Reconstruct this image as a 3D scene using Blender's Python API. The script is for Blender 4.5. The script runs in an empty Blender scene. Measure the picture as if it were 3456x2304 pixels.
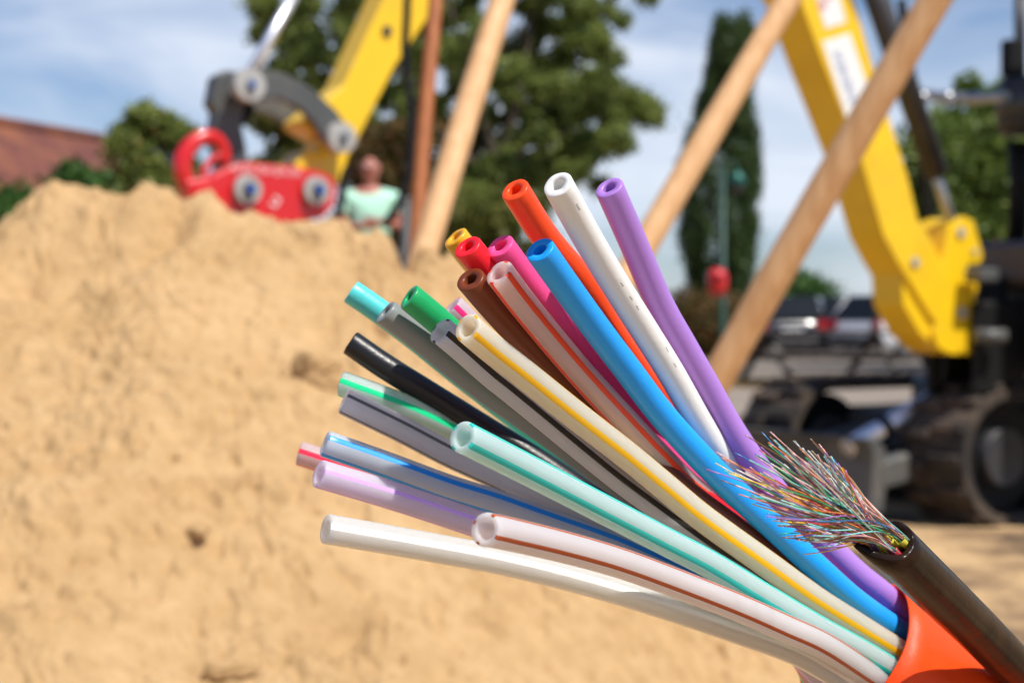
import bpy, bmesh, math, random
import numpy as np
from mathutils import Vector, Matrix

# ------------------------------------------------------------------ camera
scene = bpy.context.scene
col = scene.collection
EYE = 0.90
PITCH = math.radians(0.729)
F = 35.0 / 22.3 * 3456.0            # focal length in photo pixels
camd = bpy.data.cameras.new("camera")
camd.sensor_width = 22.3
camd.lens = 35.0
camd.clip_start = 0.02
camd.clip_end = 3000.0
camd.dof.use_dof = True
camd.dof.focus_distance = 0.385
camd.dof.aperture_fstop = 11.0
camd.dof.aperture_blades = 6
camd.dof.aperture_rotation = math.radians(10)
cam = bpy.data.objects.new("camera", camd)
cam.location = (0, 0, EYE)
cam.rotation_euler = (math.radians(90) - PITCH, 0, 0)
col.objects.link(cam)
scene.camera = cam

# ------------------------------------------------------------------ sky and sun
SUN_TO = Vector((0.36, -0.35, 0.80)).normalized()
elev = math.asin(SUN_TO.z)
azim = math.atan2(SUN_TO.x, SUN_TO.y)
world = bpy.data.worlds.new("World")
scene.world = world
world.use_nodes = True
nt = world.node_tree
nt.nodes.clear()
def wn(t, **k):
    n = nt.nodes.new(t)
    for a, b in k.items(): setattr(n, a, b)
    return n
wout = wn('ShaderNodeOutputWorld'); wbg = wn('ShaderNodeBackground')
sky = wn('ShaderNodeTexSky', sky_type='NISHITA', sun_disc=False)
sky.sun_elevation = elev; sky.sun_rotation = azim
sky.air_density = 1.0; sky.dust_density = 0.6; sky.ozone_density = 1.6
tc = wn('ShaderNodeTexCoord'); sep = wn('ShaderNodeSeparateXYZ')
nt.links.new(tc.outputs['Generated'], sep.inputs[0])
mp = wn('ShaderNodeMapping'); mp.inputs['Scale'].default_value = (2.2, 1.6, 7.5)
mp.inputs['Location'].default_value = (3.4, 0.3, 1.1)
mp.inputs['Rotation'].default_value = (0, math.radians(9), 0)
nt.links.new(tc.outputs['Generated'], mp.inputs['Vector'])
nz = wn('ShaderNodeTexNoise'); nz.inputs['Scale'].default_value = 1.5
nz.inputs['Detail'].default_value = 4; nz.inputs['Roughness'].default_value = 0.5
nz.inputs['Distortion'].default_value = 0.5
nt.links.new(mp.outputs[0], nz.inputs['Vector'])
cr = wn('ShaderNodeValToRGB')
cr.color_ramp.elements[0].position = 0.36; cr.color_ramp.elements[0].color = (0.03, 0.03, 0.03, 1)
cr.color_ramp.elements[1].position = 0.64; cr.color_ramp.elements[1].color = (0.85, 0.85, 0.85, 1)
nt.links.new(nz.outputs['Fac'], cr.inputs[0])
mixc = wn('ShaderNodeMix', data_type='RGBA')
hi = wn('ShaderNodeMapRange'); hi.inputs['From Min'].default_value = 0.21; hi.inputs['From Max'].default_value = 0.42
hi.inputs['To Min'].default_value = 1.0; hi.inputs['To Max'].default_value = 0.06  # clouds thinned overhead, above the view, to keep the fill light low
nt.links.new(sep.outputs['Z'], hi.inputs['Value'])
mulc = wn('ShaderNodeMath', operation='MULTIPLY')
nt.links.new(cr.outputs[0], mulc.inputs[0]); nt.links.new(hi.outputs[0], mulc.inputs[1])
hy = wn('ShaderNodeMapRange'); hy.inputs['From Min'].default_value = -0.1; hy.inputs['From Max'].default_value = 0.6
hy.inputs['To Min'].default_value = 0.10; hy.inputs['To Max'].default_value = 1.0  # clouds thinned behind the camera too, only to weaken the fill
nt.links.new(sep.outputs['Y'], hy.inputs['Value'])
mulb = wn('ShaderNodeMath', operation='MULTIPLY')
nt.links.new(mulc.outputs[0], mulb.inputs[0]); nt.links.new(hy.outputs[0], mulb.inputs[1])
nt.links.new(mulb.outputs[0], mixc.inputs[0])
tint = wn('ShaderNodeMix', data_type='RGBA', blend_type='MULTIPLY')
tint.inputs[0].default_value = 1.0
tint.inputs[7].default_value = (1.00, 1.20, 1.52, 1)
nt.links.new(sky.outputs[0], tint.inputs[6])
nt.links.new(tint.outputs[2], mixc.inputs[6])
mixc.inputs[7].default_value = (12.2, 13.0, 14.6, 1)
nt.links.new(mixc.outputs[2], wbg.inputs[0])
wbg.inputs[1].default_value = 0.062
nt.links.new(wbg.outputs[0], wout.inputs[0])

sund = bpy.data.lights.new("sun", 'SUN')
sund.energy = 5.0
sund.angle = math.radians(0.53)
sund.color = (1.0, 0.955, 0.88)
sun = bpy.data.objects.new("sun", sund)
sun.rotation_euler = SUN_TO.to_track_quat('Z', 'Y').to_euler()
sun.location = (3, -3, 8)
col.objects.link(sun)

scene.view_settings.view_transform = 'Standard'
scene.view_settings.look = 'None'
scene.view_settings.exposure = 0.22
scene.view_settings.gamma = 1.0
scene.view_settings.use_curve_mapping = False
scene.render.engine = 'CYCLES'
scene.cycles.use_denoising = True
scene.cycles.max_bounces = 8
scene.cycles.transparent_max_bounces = 16

# ------------------------------------------------------------------ helpers
rng = np.random.default_rng(7)
random.seed(7)
CAMP = Vector((0, 0, EYE))
FWD = Vector((0, math.cos(PITCH), -math.sin(PITCH)))
UP = Vector((0, math.sin(PITCH), math.cos(PITCH)))
RT = Vector((1, 0, 0))
def P(px, py, d):                       # photo pixel (3456 wide) + depth -> world point
    return CAMP + (FWD + RT * float((px - 1728.0) / F) + UP * float((1152.0 - py) / F)) * float(d)
K = 3456 / 2352.0
def Q(px, py, d):                       # the same in 2352-wide pixels
    return P(px * K, py * K, d)
def GR(px, py):                         # ground point (z = 0) seen at a 2352-wide pixel
    r = Q(px, py, 1.0) - CAMP
    return CAMP + r * (EYE / -r.z)
def on_plane(px, py, p0, n):            # where the sight line meets a vertical plane
    r = Q(px, py, 1.0) - CAMP
    return CAMP + r * ((p0 - CAMP).dot(n) / r.dot(n))

def new_mat(name):
    m = bpy.data.materials.new(name); m.use_nodes = True
    return m, m.node_tree, m.node_tree.nodes['Principled BSDF']
def mat(name, c, rough=0.5, metal=0.0, sss=0.0, sssr=(0.003, 0.003, 0.003), spec=0.5, coat=0.0,
        noise=0.0, nscale=20.0, bump=0.0, bscale=60.0, dirt=None, dirt_amt=0.5, dscale=6.0):
    m, t, b = new_mat(name)
    b.inputs['Base Color'].default_value = (*c, 1)
    b.inputs['Roughness'].default_value = rough
    b.inputs['Metallic'].default_value = metal
    b.inputs['Specular IOR Level'].default_value = spec
    b.inputs['Coat Weight'].default_value = coat
    if sss:
        b.inputs['Subsurface Weight'].default_value = sss
        b.inputs['Subsurface Radius'].default_value = sssr
        b.inputs['Subsurface Scale'].default_value = 1.0
    tcn = t.nodes.new('ShaderNodeTexCoord')
    src = None
    if noise:
        n = t.nodes.new('ShaderNodeTexNoise'); n.inputs['Scale'].default_value = nscale
        n.inputs['Detail'].default_value = 4
        t.links.new(tcn.outputs['Object'], n.inputs['Vector'])
        mr = t.nodes.new('ShaderNodeMapRange')
        mr.inputs['From Min'].default_value = 0.3; mr.inputs['From Max'].default_value = 0.7
        mr.inputs['To Min'].default_value = 1 - noise; mr.inputs['To Max'].default_value = 1 + noise
        t.links.new(n.outputs['Fac'], mr.inputs['Value'])
        mx = t.nodes.new('ShaderNodeVectorMath'); mx.operation = 'SCALE'
        mx.inputs[0].default_value = c
        t.links.new(mr.outputs[0], mx.inputs['Scale'])
        t.links.new(mx.outputs[0], b.inputs['Base Color']); src = mx.outputs[0]
    if dirt:
        n = t.nodes.new('ShaderNodeTexNoise'); n.inputs['Scale'].default_value = dscale
        n.inputs['Detail'].default_value = 6; n.inputs['Roughness'].default_value = 0.65
        t.links.new(tcn.outputs['Object'], n.inputs['Vector'])
        r = t.nodes.new('ShaderNodeMapRange')
        r.inputs['From Min'].default_value = 0.45; r.inputs['From Max'].default_value = 0.65
        r.inputs['To Min'].default_value = 0; r.inputs['To Max'].default_value = dirt_amt
        t.links.new(n.outputs['Fac'], r.inputs['Value'])
        mx = t.nodes.new('ShaderNodeMix'); mx.data_type = 'RGBA'
        t.links.new(r.outputs[0], mx.inputs[0])
        if src: t.links.new(src, mx.inputs[6])
        else: mx.inputs[6].default_value = (*c, 1)
        mx.inputs[7].default_value = (*dirt, 1)
        t.links.new(mx.outputs[2], b.inputs['Base Color'])
    if bump:
        n = t.nodes.new('ShaderNodeTexNoise'); n.inputs['Scale'].default_value = bscale
        n.inputs['Detail'].default_value = 5
        t.links.new(tcn.outputs['Object'], n.inputs['Vector'])
        bp = t.nodes.new('ShaderNodeBump'); bp.inputs['Strength'].default_value = bump
        bp.inputs['Distance'].default_value = 0.01
        t.links.new(n.outputs['Fac'], bp.inputs['Height'])
        t.links.new(bp.outputs[0], b.inputs['Normal'])
    return m

class MB:
    """collects verts / faces of ONE mesh object"""
    def __init__(s): s.v = []; s.f = []; s.mi = []; s.sm = []
    def add(s, vs, fs, mi=0, smooth=False):
        o = len(s.v); s.v += [tuple(p) for p in vs]
        for f in fs: s.f.append([i + o for i in f]); s.mi.append(mi); s.sm.append(smooth)
    def box(s, c, size, ax=None, mi=0, bev=0.0):
        """chamfered box; ax = 3 axes"""
        c = Vector(c); ax = ax or (Vector((1,0,0)), Vector((0,1,0)), Vector((0,0,1)))
        h = [k / 2 for k in size]
        b = min(bev if bev else min(size) * 0.08, min(h) * 0.9)
        bm = bmesh.new(); bmesh.ops.create_cube(bm, size=1)
        for v in bm.verts: v.co = Vector((v.co.x * size[0], v.co.y * size[1], v.co.z * size[2]))
        bmesh.ops.bevel(bm, geom=list(bm.edges), offset=b, segments=1, affect='EDGES')
        bm.verts.ensure_lookup_table()
        vs = [c + ax[0] * v.co.x + ax[1] * v.co.y + ax[2] * v.co.z for v in bm.verts]
        s.add(vs, [[v.index for v in f.verts] for f in bm.faces], mi); bm.free()
    def tube(s, pts, r, n=12, mi=0, caps=True, smooth=True):
        pts = [Vector(p) for p in pts]
        rs = r if isinstance(r, (list, tuple)) else [r] * len(pts)
        t0 = (pts[1] - pts[0]).normalized()
        ref = Vector((0, 0, 1)) if abs(t0.z) < 0.9 else Vector((1, 0, 0))
        e1 = (ref - t0 * ref.dot(t0)).normalized()
        vs = []
        for i, p in enumerate(pts):
            t = (pts[min(i + 1, len(pts) - 1)] - pts[max(i - 1, 0)]).normalized()
            e1 = (e1 - t * e1.dot(t)).normalized(); e2 = t.cross(e1)
            for k in range(n):
                a = 2 * math.pi * k / n
                vs.append(p + (e1 * math.cos(a) + e2 * math.sin(a)) * rs[i])
        fs = [[i * n + k, i * n + (k + 1) % n, (i + 1) * n + (k + 1) % n, (i + 1) * n + k]
              for i in range(len(pts) - 1) for k in range(n)]
        s.add(vs, fs, mi, smooth)
        if caps:
            s.add(vs[:n], [list(range(n))[::-1]], mi); s.add(vs[-n:], [list(range(n))], mi)
    def prism(s, poly, off, mi=0, side_mi=None):
        """polygon (3-D points) extruded by vector off"""
        n = len(poly); off = Vector(off)
        a = [Vector(p) for p in poly]; b = [p + off for p in a]
        s.add(a, [list(range(n))], mi); s.add(b, [list(range(n))[::-1]], mi)
        sm_ = mi if side_mi is None else side_mi
        s.add(a + b, [[i, i + n, (i + 1) % n + n, (i + 1) % n] for i in range(n)], sm_)
    def ell(s, c, rad, n=14, m=9, mi=0, ax=None):
        c = Vector(c); ax = ax or (Vector((1,0,0)), Vector((0,1,0)), Vector((0,0,1)))
        vs = []
        for j in range(m + 1):
            th = math.pi * j / m
            for i in range(n):
                ph = 2 * math.pi * i / n
                d = (math.sin(th) * math.cos(ph) * rad[0], math.sin(th) * math.sin(ph) * rad[1], math.cos(th) * rad[2])
                vs.append(c + ax[0] * d[0] + ax[1] * d[1] + ax[2] * d[2])
        fs = [[j * n + i, (j + 1) * n + i, (j + 1) * n + (i + 1) % n, j * n + (i + 1) % n] for j in range(m) for i in range(n)]
        s.add(vs, fs, mi, True)
    def build(s, name, mats, parent=None, bevel=0.0):
        me = bpy.data.meshes.new(name)
        me.from_pydata([tuple(v) for v in s.v], [], s.f)
        mats = mats if isinstance(mats, (list, tuple)) else [mats]
        for m in mats: me.materials.append(m)
        me.polygons.foreach_set('material_index', s.mi)
        me.polygons.foreach_set('use_smooth', s.sm)
        bm = bmesh.new(); bm.from_mesh(me)
        bmesh.ops.remove_doubles(bm, verts=bm.verts, dist=1e-6)
        bmesh.ops.recalc_face_normals(bm, faces=bm.faces)
        bm.to_mesh(me); bm.free(); me.update()
        return link(name, me, parent, bevel)
def link(name, me, parent=None, bevel=0.0):
    o = bpy.data.objects.new(name, me); col.objects.link(o)
    if parent:
        o.parent = parent
        o.matrix_parent_inverse = Matrix.Translation(-parent.location) @ Matrix.Identity(4) if parent.rotation_euler.z == 0 else parent.matrix_basis.inverted()
    if bevel:
        md = o.modifiers.new('bevel', 'BEVEL'); md.width = bevel; md.segments = 2; md.limit_method = 'ANGLE'
    return o
def empty(name, loc):
    o = bpy.data.objects.new(name, None); o.location = loc; o.empty_display_size = 0.05
    col.objects.link(o); return o
def tag(o, label=None, cat=None, group=None, kind=None):
    if label: o['label'] = label
    if cat: o['category'] = cat
    if group: o['group'] = group
    if kind: o['kind'] = kind
    return o
def raw_mesh(name, verts, faces4, mats, smooth=False, mi=None):
    """fast mesh of quads from numpy arrays"""
    me = bpy.data.meshes.new(name)
    nv, nf = len(verts), len(faces4); k = faces4.shape[1]
    me.vertices.add(nv); me.vertices.foreach_set('co', verts.astype(np.float32).ravel())
    me.loops.add(nf * k); me.loops.foreach_set('vertex_index', faces4.astype(np.int32).ravel())
    me.polygons.add(nf); me.polygons.foreach_set('loop_start', np.arange(0, nf * k, k, dtype=np.int32))
    for m in (mats if isinstance(mats, (list, tuple)) else [mats]): me.materials.append(m)
    if mi is not None: me.polygons.foreach_set('material_index', mi.astype(np.int32))
    if smooth: me.polygons.foreach_set('use_smooth', np.ones(nf, dtype=bool))
    me.update(calc_edges=True); me.validate()
    return me
def smooth_path(pts, n):
    """Catmull-Rom through points (any dimension), n samples evenly by length"""
    p = np.array(pts, float)
    p = np.vstack([2 * p[0] - p[1], p, 2 * p[-1] - p[-2]])
    out = []
    for i in range(1, len(p) - 2):
        for t in np.linspace(0, 1, 24, endpoint=False):
            a, b, c, d = p[i - 1], p[i], p[i + 1], p[i + 2]
            out.append(0.5 * (2 * b + (c - a) * t + (2 * a - 5 * b + 4 * c - d) * t ** 2 + (-a + 3 * b - 3 * c + d) * t ** 3))
    out.append(p[-2]); out = np.array(out)
    s = np.concatenate([[0], np.cumsum(np.linalg.norm(np.diff(out, axis=0), axis=1))])
    q = np.linspace(0, s[-1], n)
    return np.stack([np.interp(q, s, out[:, k]) for k in range(out.shape[1])], 1)

# ------------------------------------------------------------------ the 24 plastic ducts and their orange sheath
R_T = 0.00362
BC = np.array([2914.0, 2240.0, 0.458])                # bundle centre at the sheath mouth (pixel, pixel, depth)
def cam2w(c): return CAMP + RT * float(c[0]) + UP * float(c[1]) + FWD * float(c[2])
def pix2cam(px, py, d): return np.array([(px - 1728) / F * d, (1152 - py) / F * d, d])
BCC = pix2cam(*BC)
T_AX = np.array([0.74, -0.58, 0.26]); T_AX /= np.linalg.norm(T_AX)
U_AX = np.array([0.66, 0.75, 0.0]); U_AX -= T_AX * U_AX.dot(T_AX); U_AX /= np.linalg.norm(U_AX)
W_AX = np.cross(U_AX, T_AX); W_AX *= -np.sign(W_AX[2])
def slot(r, deg):
    a = math.radians(deg)
    return BCC + (U_AX * math.cos(a) + W_AX * math.sin(a)) * r
RO, RM, RI = 0.0163, 0.0092, 0.0040
# name : (kind, colour, stripe colour, tip depth, tip slope ratio, slot, stripe phase, waypoints)
TUBES = [
 ('purple', 's', (0.40,0.20,0.60), None, .392, .62, (RO,-14), 0, "solid purple plastic duct, highest and rightmost of the fan",
  [(2055,632),(2137,818),(2224,1019),(2309,1170),(2384,1300),(2472,1453),(2577,1606),(2690,1745),(2810,1858),(2900,1941),(2980,2004)]),
 ('white', 's', (0.80,0.79,0.76), None, .372, .62, (RO,298), 0, "solid white plastic duct with tiny black print, between the orange and purple ducts",
  [(1882,622),(1981,800),(2072,953),(2169,1106),(2265,1259),(2376,1453),(2468,1590),(2600,1750),(2760,1900),(2900,2020)]),
 ('orange', 's', (0.93,0.075,0.010), None, .392, .62, (RO,282), 0, "solid bright orange plastic duct, rising just left of the white duct",
  [(1737,640),(1840,800),(1968,953),(2062,1106),(2164,1259),(2240,1360),(2312,1453),(2375,1529),(2520,1690),(2700,1865)]),
 ('blue', 's', (0.010,0.33,0.86), None, .376, .72, (RO,10), 0, "solid bright blue plastic duct crossing in front of the orange and pink ducts",
  [(1821,842),(1900,953),(2011,1106),(2127,1259),(2214,1374),(2301,1475),(2410,1590),(2514,1690),(2605,1772),(2697,1858),(2778,1933),(2870,2015),(2965,2085)]),
 ('pink', 's', (0.90,0.085,0.30), None, .396, .68, (RO,322), 0, "solid pink plastic duct with its cut end just left of the blue duct",
  [(1687,829),(1790,967),(1910,1115),(2030,1262),(2130,1385),(2231,1500),(2370,1650),(2540,1790),(2700,1885),(2860,1945),(2960,1996)]),
 ('orange_clear', 't', (0.88,0.66,0.62), (0.92,0.07,0.012), .384, .72, (RM,300), 22, "milky translucent duct with orange stripes, in front of the red and pink ducts",
  [(1684,919),(1764,1025),(1894,1183),(2013,1318),(2155,1470),(2227,1545),(2308,1625),(2420,1715),(2560,1825),(2720,1950)]),
 ('red', 's', (0.88,0.016,0.028), None, .392, .68, (RM,345), 0, "solid red plastic duct with its cut end between the yellow and pink ends",
  [(1576,832),(1650,920),(1760,1040),(1885,1185),(2010,1325),(2150,1475),(2310,1635),(2450,1755),(2700,1950)]),
 ('yellow', 's', (0.85,0.40,0.012), None, .43, .62, (RO,257), 0, "solid yellow plastic duct peeping out behind the red cut end",
  [(1535,800),(1605,888),(1710,1010),(1850,1175),(2000,1340),(2200,1540),(2450,1755),(2700,1950)]),
 ('brown', 's', (0.170,0.038,0.012), None, .394, .68, (RI,20), 0, "solid brown plastic duct, mostly in shade beside the orange striped duct",
  [(1586,942),(1661,1030),(1730,1106),(1802,1182),(1925,1310),(2080,1460),(2180,1550),(2330,1675),(2600,1880)]),
 ('pink_clear', 't', (0.80,0.62,0.68), (0.85,0.03,0.22), .425, .66, (RM,25), 10, "milky translucent duct with pink stripes, short end seen above the yellow striped duct",
  [(1523,1035),(1592,1105),(1690,1210),(1800,1310),(1950,1440),(2200,1630),(2500,1840)]),
 ('yellow_clear', 't', (0.92,0.82,0.62), (0.95,0.50,0.010), .376, .70, (RO,34), -6, "cream translucent duct with bright yellow stripes, running down the middle of the fan",
  [(1578,1106),(1665,1180),(1760,1255),(1944,1402),(2109,1530),(2240,1638),(2373,1748),(2577,1895),(2753,2022),(2895,2112)]),
 ('black_clear', 't', (0.84,0.84,0.86), (0.02,0.018,0.018), .402, .66, (RM,110), 6, "milky translucent duct with black stripes, directly below the yellow striped duct",
  [(1488,1116),(1570,1186),(1655,1262),(1715,1310),(1837,1410),(1975,1524),(2097,1622),(2250,1735),(2400,1845),(2620,1990)]),
 ('green', 's', (0.010,0.37,0.115), None, .412, .60, (RM,255), 0, "solid green plastic duct with its cut end between the turquoise and pink striped ends",
  [(1380,1001),(1440,1050),(1510,1110),(1620,1210),(1800,1370),(2000,1530),(2300,1750),(2600,1960)]),
 ('grey', 's', (0.225,0.245,0.235), None, .42, .58, (RI,140), 0, "solid grey plastic duct between the green and black ducts",
  [(1300,1052),(1432,1150),(1623,1302),(1740,1385),(1852,1465),(2083,1632),(2250,1750),(2500,1920)]),
 ('turquoise', 's', (0.085,0.62,0.60), None, .465, .38, (RO,232), 0, "solid turquoise plastic duct, short end showing left of the green duct",
  [(1184,984),(1273,1045),(1400,1140),(1600,1300),(2000,1600),(2400,1850)]),
 ('black', 's', (0.010,0.010,0.012), None, .452, .52, (RI,265), 0, "solid black plastic duct standing against the bright sand",
  [(1182,1155),(1290,1230),(1410,1305),(1600,1422),(1810,1552),(2031,1698),(2250,1830),(2500,1965)]),
 ('green_clear', 't', (0.70,0.92,0.80), (0.015,0.72,0.30), .452, .50, (RO,205), 8, "milky translucent duct with green stripes, just below the black duct",
  [(1152,1294),(1359,1370),(1512,1440),(1750,1550),(2000,1685),(2300,1860),(2600,2020)]),
 ('grey_clear', 't', (0.84,0.84,0.87), (0.16,0.155,0.16), .433, .50, (RM,200), 32, "milky translucent duct with grey stripes, touching the green striped duct from below",
  [(1160,1353),(1359,1450),(1512,1530),(1676,1606),(1868,1698),(2059,1790),(2300,1905),(2600,2060)]),
 ('mint_clear', 't', (0.66,0.90,0.85), (0.02,0.60,0.52), .355, .72, (RO,58), -20, "large pale mint translucent duct with turquoise stripes, in front of all the middle ducts",
  [(1561,1473),(1640,1513),(1830,1610),(2059,1729),(2269,1838),(2400,1906),(2577,2012),(2753,2116),(2900,2196)]),
 ('blue_clear', 't', (0.72,0.80,0.92), (0.015,0.33,0.92), .426, .45, (RM,150), 28, "milky translucent duct with bright blue stripes, overlapping the red striped end",
  [(1096,1496),(1308,1570),(1512,1645),(1670,1694),(1830,1751),(2059,1832),(2280,1925),(2500,2022),(2700,2130)]),
 ('red_clear', 't', (0.84,0.60,0.60), (0.85,0.03,0.08), .478, .48, (RO,158), 8, "pinkish translucent duct with a red stripe, the leftmost end in the fan",
  [(1010,1529),(1110,1562),(1300,1635),(1550,1725),(1800,1815),(2100,1930),(2400,2045),(2650,2150)]),
 ('lilac_clear', 't', (0.86,0.75,0.92), (0.68,0.38,0.90), .404, .50, (RO,132), 18, "milky translucent duct with a pale lilac stripe, below the blue striped duct",
  [(1076,1598),(1308,1667),(1563,1751),(1800,1832),(2050,1915),(2300,2002),(2600,2125)]),
 ('white_clear', 't', (0.90,0.88,0.83), (0.92,0.91,0.86), .385, .48, (RO,107), 10, "plain milky white duct with a white stripe, lowest of the fan",
  [(1099,1784),(1308,1820),(1563,1866),(1700,1893),(1893,1939),(2085,1993),(2278,2054),(2500,2130),(2700,2205)]),
 ('brown_clear', 't', (0.90,0.83,0.82), (0.45,0.085,0.02), .335, .80, (RO,82), -22, "milky translucent duct with thin brown stripes, its open end facing the camera",
  [(1638,1786),(1700,1797),(1893,1842),(2085,1896),(2278,1965),(2500,2052),(2650,2118),(2790,2183)]),
]
NT = 56
FRONT = {'purple': (3030, 2054), 'blue': (3022, 2122), 'yellow_clear': (3030, 2196), 'mint_clear': (3012, 2262), 'brown_clear': (2965, 2296), 'white_clear': (2892, 2318), 'pink': (3034, 2034)}
paths = []
for (nm, kind, c, sc_, d0, ratio, (sr, sa), ph, lab, wp) in TUBES:
    e = slot(sr, sa)
    ex, ey, ed = 1728 + e[0] / e[2] * F, 1152 - e[1] / e[2] * F, e[2]
    if nm in FRONT: ex, ey = FRONT[nm]
    p2 = smooth_path(wp + [(ex, ey)], NT)
    Lr = np.linalg.norm(np.diff(p2, axis=0), axis=1).sum() / F * 0.5 * (d0 + ed)
    m0 = ratio / math.sqrt(1 - ratio ** 2) * Lr
    m1 = 0.41 * Lr
    m0 = min(m0, max(2.4 * (ed - d0), 0.03)); m1 = min(m1, max(1.3 * (ed - d0), 0.01))
    t = np.linspace(0, 1, NT)
    h = (2*t**3-3*t**2+1)*d0 + (t**3-2*t**2+t)*m0 + (-2*t**3+3*t**2)*ed + (t**3-t**2)*m1
    paths.append(np.column_stack([p2, h]))
paths = np.array(paths)                                  # 24 x NT x 3 (px, py, depth)
dirs = np.stack([(paths[..., 0] - 1728) / F, (1152 - paths[..., 1]) / F, np.ones(paths.shape[:2])], -1)
dep = paths[..., 2].copy(); dep0 = dep.copy()
nT = len(TUBES)
tid = np.repeat(np.arange(nT), NT)
D_MIN = 2 * R_T * 1.04
lock = np.ones(NT); lock[-1] = 0.0; lock[-3:-1] = 0.3; lock[0] = 0.5
for it in range(160):
    X = (dirs * dep[..., None]).reshape(-1, 3)
    push = np.zeros(len(X)); cnt = np.zeros(len(X))
    diff = X[:, None, :] - X[None, :, :]
    dist = np.sqrt((diff ** 2).sum(-1))
    bad = (dist < D_MIN) & (tid[:, None] < tid[None, :])
    I, J = np.nonzero(bad)
    if len(I) == 0: break
    dz = diff[I, J, 2]; lat2 = dist[I, J] ** 2 - dz ** 2
    need = np.sqrt(np.maximum(D_MIN ** 2 - lat2, 0)) - np.abs(dz)
    # order is decided by the first guess of which duct lies in front
    o0 = dep0.reshape(-1)[I] - dep0.reshape(-1)[J]
    sgn = np.where(o0 >= 0, 1.0, -1.0)
    need = np.where(np.sign(dz) == sgn, need, need + 2 * np.abs(dz))
    np.add.at(push, I, 0.5 * need * sgn); np.add.at(push, J, -0.5 * need * sgn)
    np.add.at(cnt, I, 1); np.add.at(cnt, J, 1)
    push = (push / np.maximum(cnt, 1)).reshape(nT, NT)
    dep += 0.6 * push * lock
    sm = dep.copy(); sm[:, 1:-1] = 0.25 * dep[:, :-2] + 0.5 * dep[:, 1:-1] + 0.25 * dep[:, 2:]
    dep = sm
for _ in range(14):                                       # take out the last small kinks
    sm = dep.copy(); sm[:, 1:-1] = 0.25 * dep[:, :-2] + 0.5 * dep[:, 1:-1] + 0.25 * dep[:, 2:]; dep = sm
print("duct relaxation: iterations", it, "overlapping pairs", len(I))
TP = dirs * dep[..., None]                                # camera-space centre lines

def duct_mesh(name, pts, r, ri, mats, stripes=None, phase=0, NS=44, nstr=4, wide=1.51):
    pts = [Vector(p) for p in pts]
    N = len(pts); vs = []; mi = []
    # cumulative length, extra rings at the tip for the cut edge
    t0 = (pts[1] - pts[0]).normalized()
    cut = random.uniform(-0.10, 0.10), random.uniform(-0.10, 0.10)
    rings = []                                            # (centre, tangent, radius, slant)
    rings += [(pts[0], t0, ri * 1.04, 1, 0), (pts[0], t0, r * 0.55 + ri * 0.45, 1, 0), (pts[0], t0, r * 0.93, 1, 0),
              (pts[0] + t0 * 0.00012, t0, r * 0.975, 1, 0), (pts[0] + t0 * 0.00040, t0, r, 1, 0)]
    start = 5
    for i in range(1, N):
        t = (pts[min(i + 1, N - 1)] - pts[i - 1]).normalized()
        rings.append((pts[i], t, r, 0, 0))
    inner0 = len(rings)
    for i in list(range(N - 1, 0, -1)):
        t = (pts[min(i + 1, N - 1)] - pts[i - 1]).normalized()
        rings.append((pts[i], t, ri, 0, 1))
    rings.append((pts[0] + t0 * 0.0004, t0, ri, 1, 1))
    for (c, t, rad, sl, inn) in rings:
        v = (CAMP - c).normalized()
        e1 = (v - t * v.dot(t)).normalized(); e2 = t.cross(e1)
        if e2.dot(UP) < 0: e2 = -e2                       # e2 points up the picture
        for k in range(NS):
            a = 2 * math.pi * k / NS + math.radians(phase)
            d = e1 * math.cos(a) + e2 * math.sin(a)
            off = t * (rad * (cut[0] * math.cos(a) + cut[1] * math.sin(a)) + 0.00004 * math.sin(5 * a + cut[0] * 40)) if sl else Vector((0, 0, 0))
            vs.append(c + d * rad + off)
    nR = len(rings); fs = []
    for j in range(nR):
        j2 = (j + 1) % nR
        for k in range(NS):
            fs.append((j * NS + k, j * NS + (k + 1) % NS, j2 * NS + (k + 1) % NS, j2 * NS + k))
            m = 0
            if stripes and 1 <= j < inner0 - 1:
                q = (k + 0.5) % (NS / nstr)
                if q < wide or q > NS / nstr - 1.01: m = 1
                if j < 3 and m: m = 1
            mi.append(m)
    me = raw_mesh(name, np.array([tuple(v) for v in vs]), np.array(fs), mats, smooth=True, mi=np.array(mi))
    bm = bmesh.new(); bm.from_mesh(me); bmesh.ops.recalc_face_normals(bm, faces=bm.faces); bm.to_mesh(me); bm.free()
    me.update()
    return me

def milky(name, c):
    c = tuple(min(.97, k * 1.03) for k in c)
    m = mat(name, c, rough=0.34, sss=1.0, sssr=(0.0070, 0.0065, 0.0060), spec=0.4)
    t = m.node_tree; b = t.nodes['Principled BSDF']
    tr = t.nodes.new('ShaderNodeBsdfTranslucent'); tr.inputs[0].default_value = (*[min(1, k * 1.1) for k in c], 1)
    mx = t.nodes.new('ShaderNodeMixShader'); mx.inputs[0].default_value = 0.25
    t.links.new(b.outputs[0], mx.inputs[1]); t.links.new(tr.outputs[0], mx.inputs[2])
    rf = t.nodes.new('ShaderNodeBsdfRefraction'); rf.inputs['Color'].default_value = (*[min(1, k * 1.08) for k in c], 1)
    rf.inputs['Roughness'].default_value = 0.35; rf.inputs['IOR'].default_value = 1.12
    m2 = t.nodes.new('ShaderNodeMixShader'); m2.inputs[0].default_value = 0.26
    t.links.new(mx.outputs[0], m2.inputs[1]); t.links.new(rf.outputs[0], m2.inputs[2])
    t.links.new(m2.outputs[0], t.nodes['Material Output'].inputs[0])
    return m
duct_objs = {}
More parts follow.
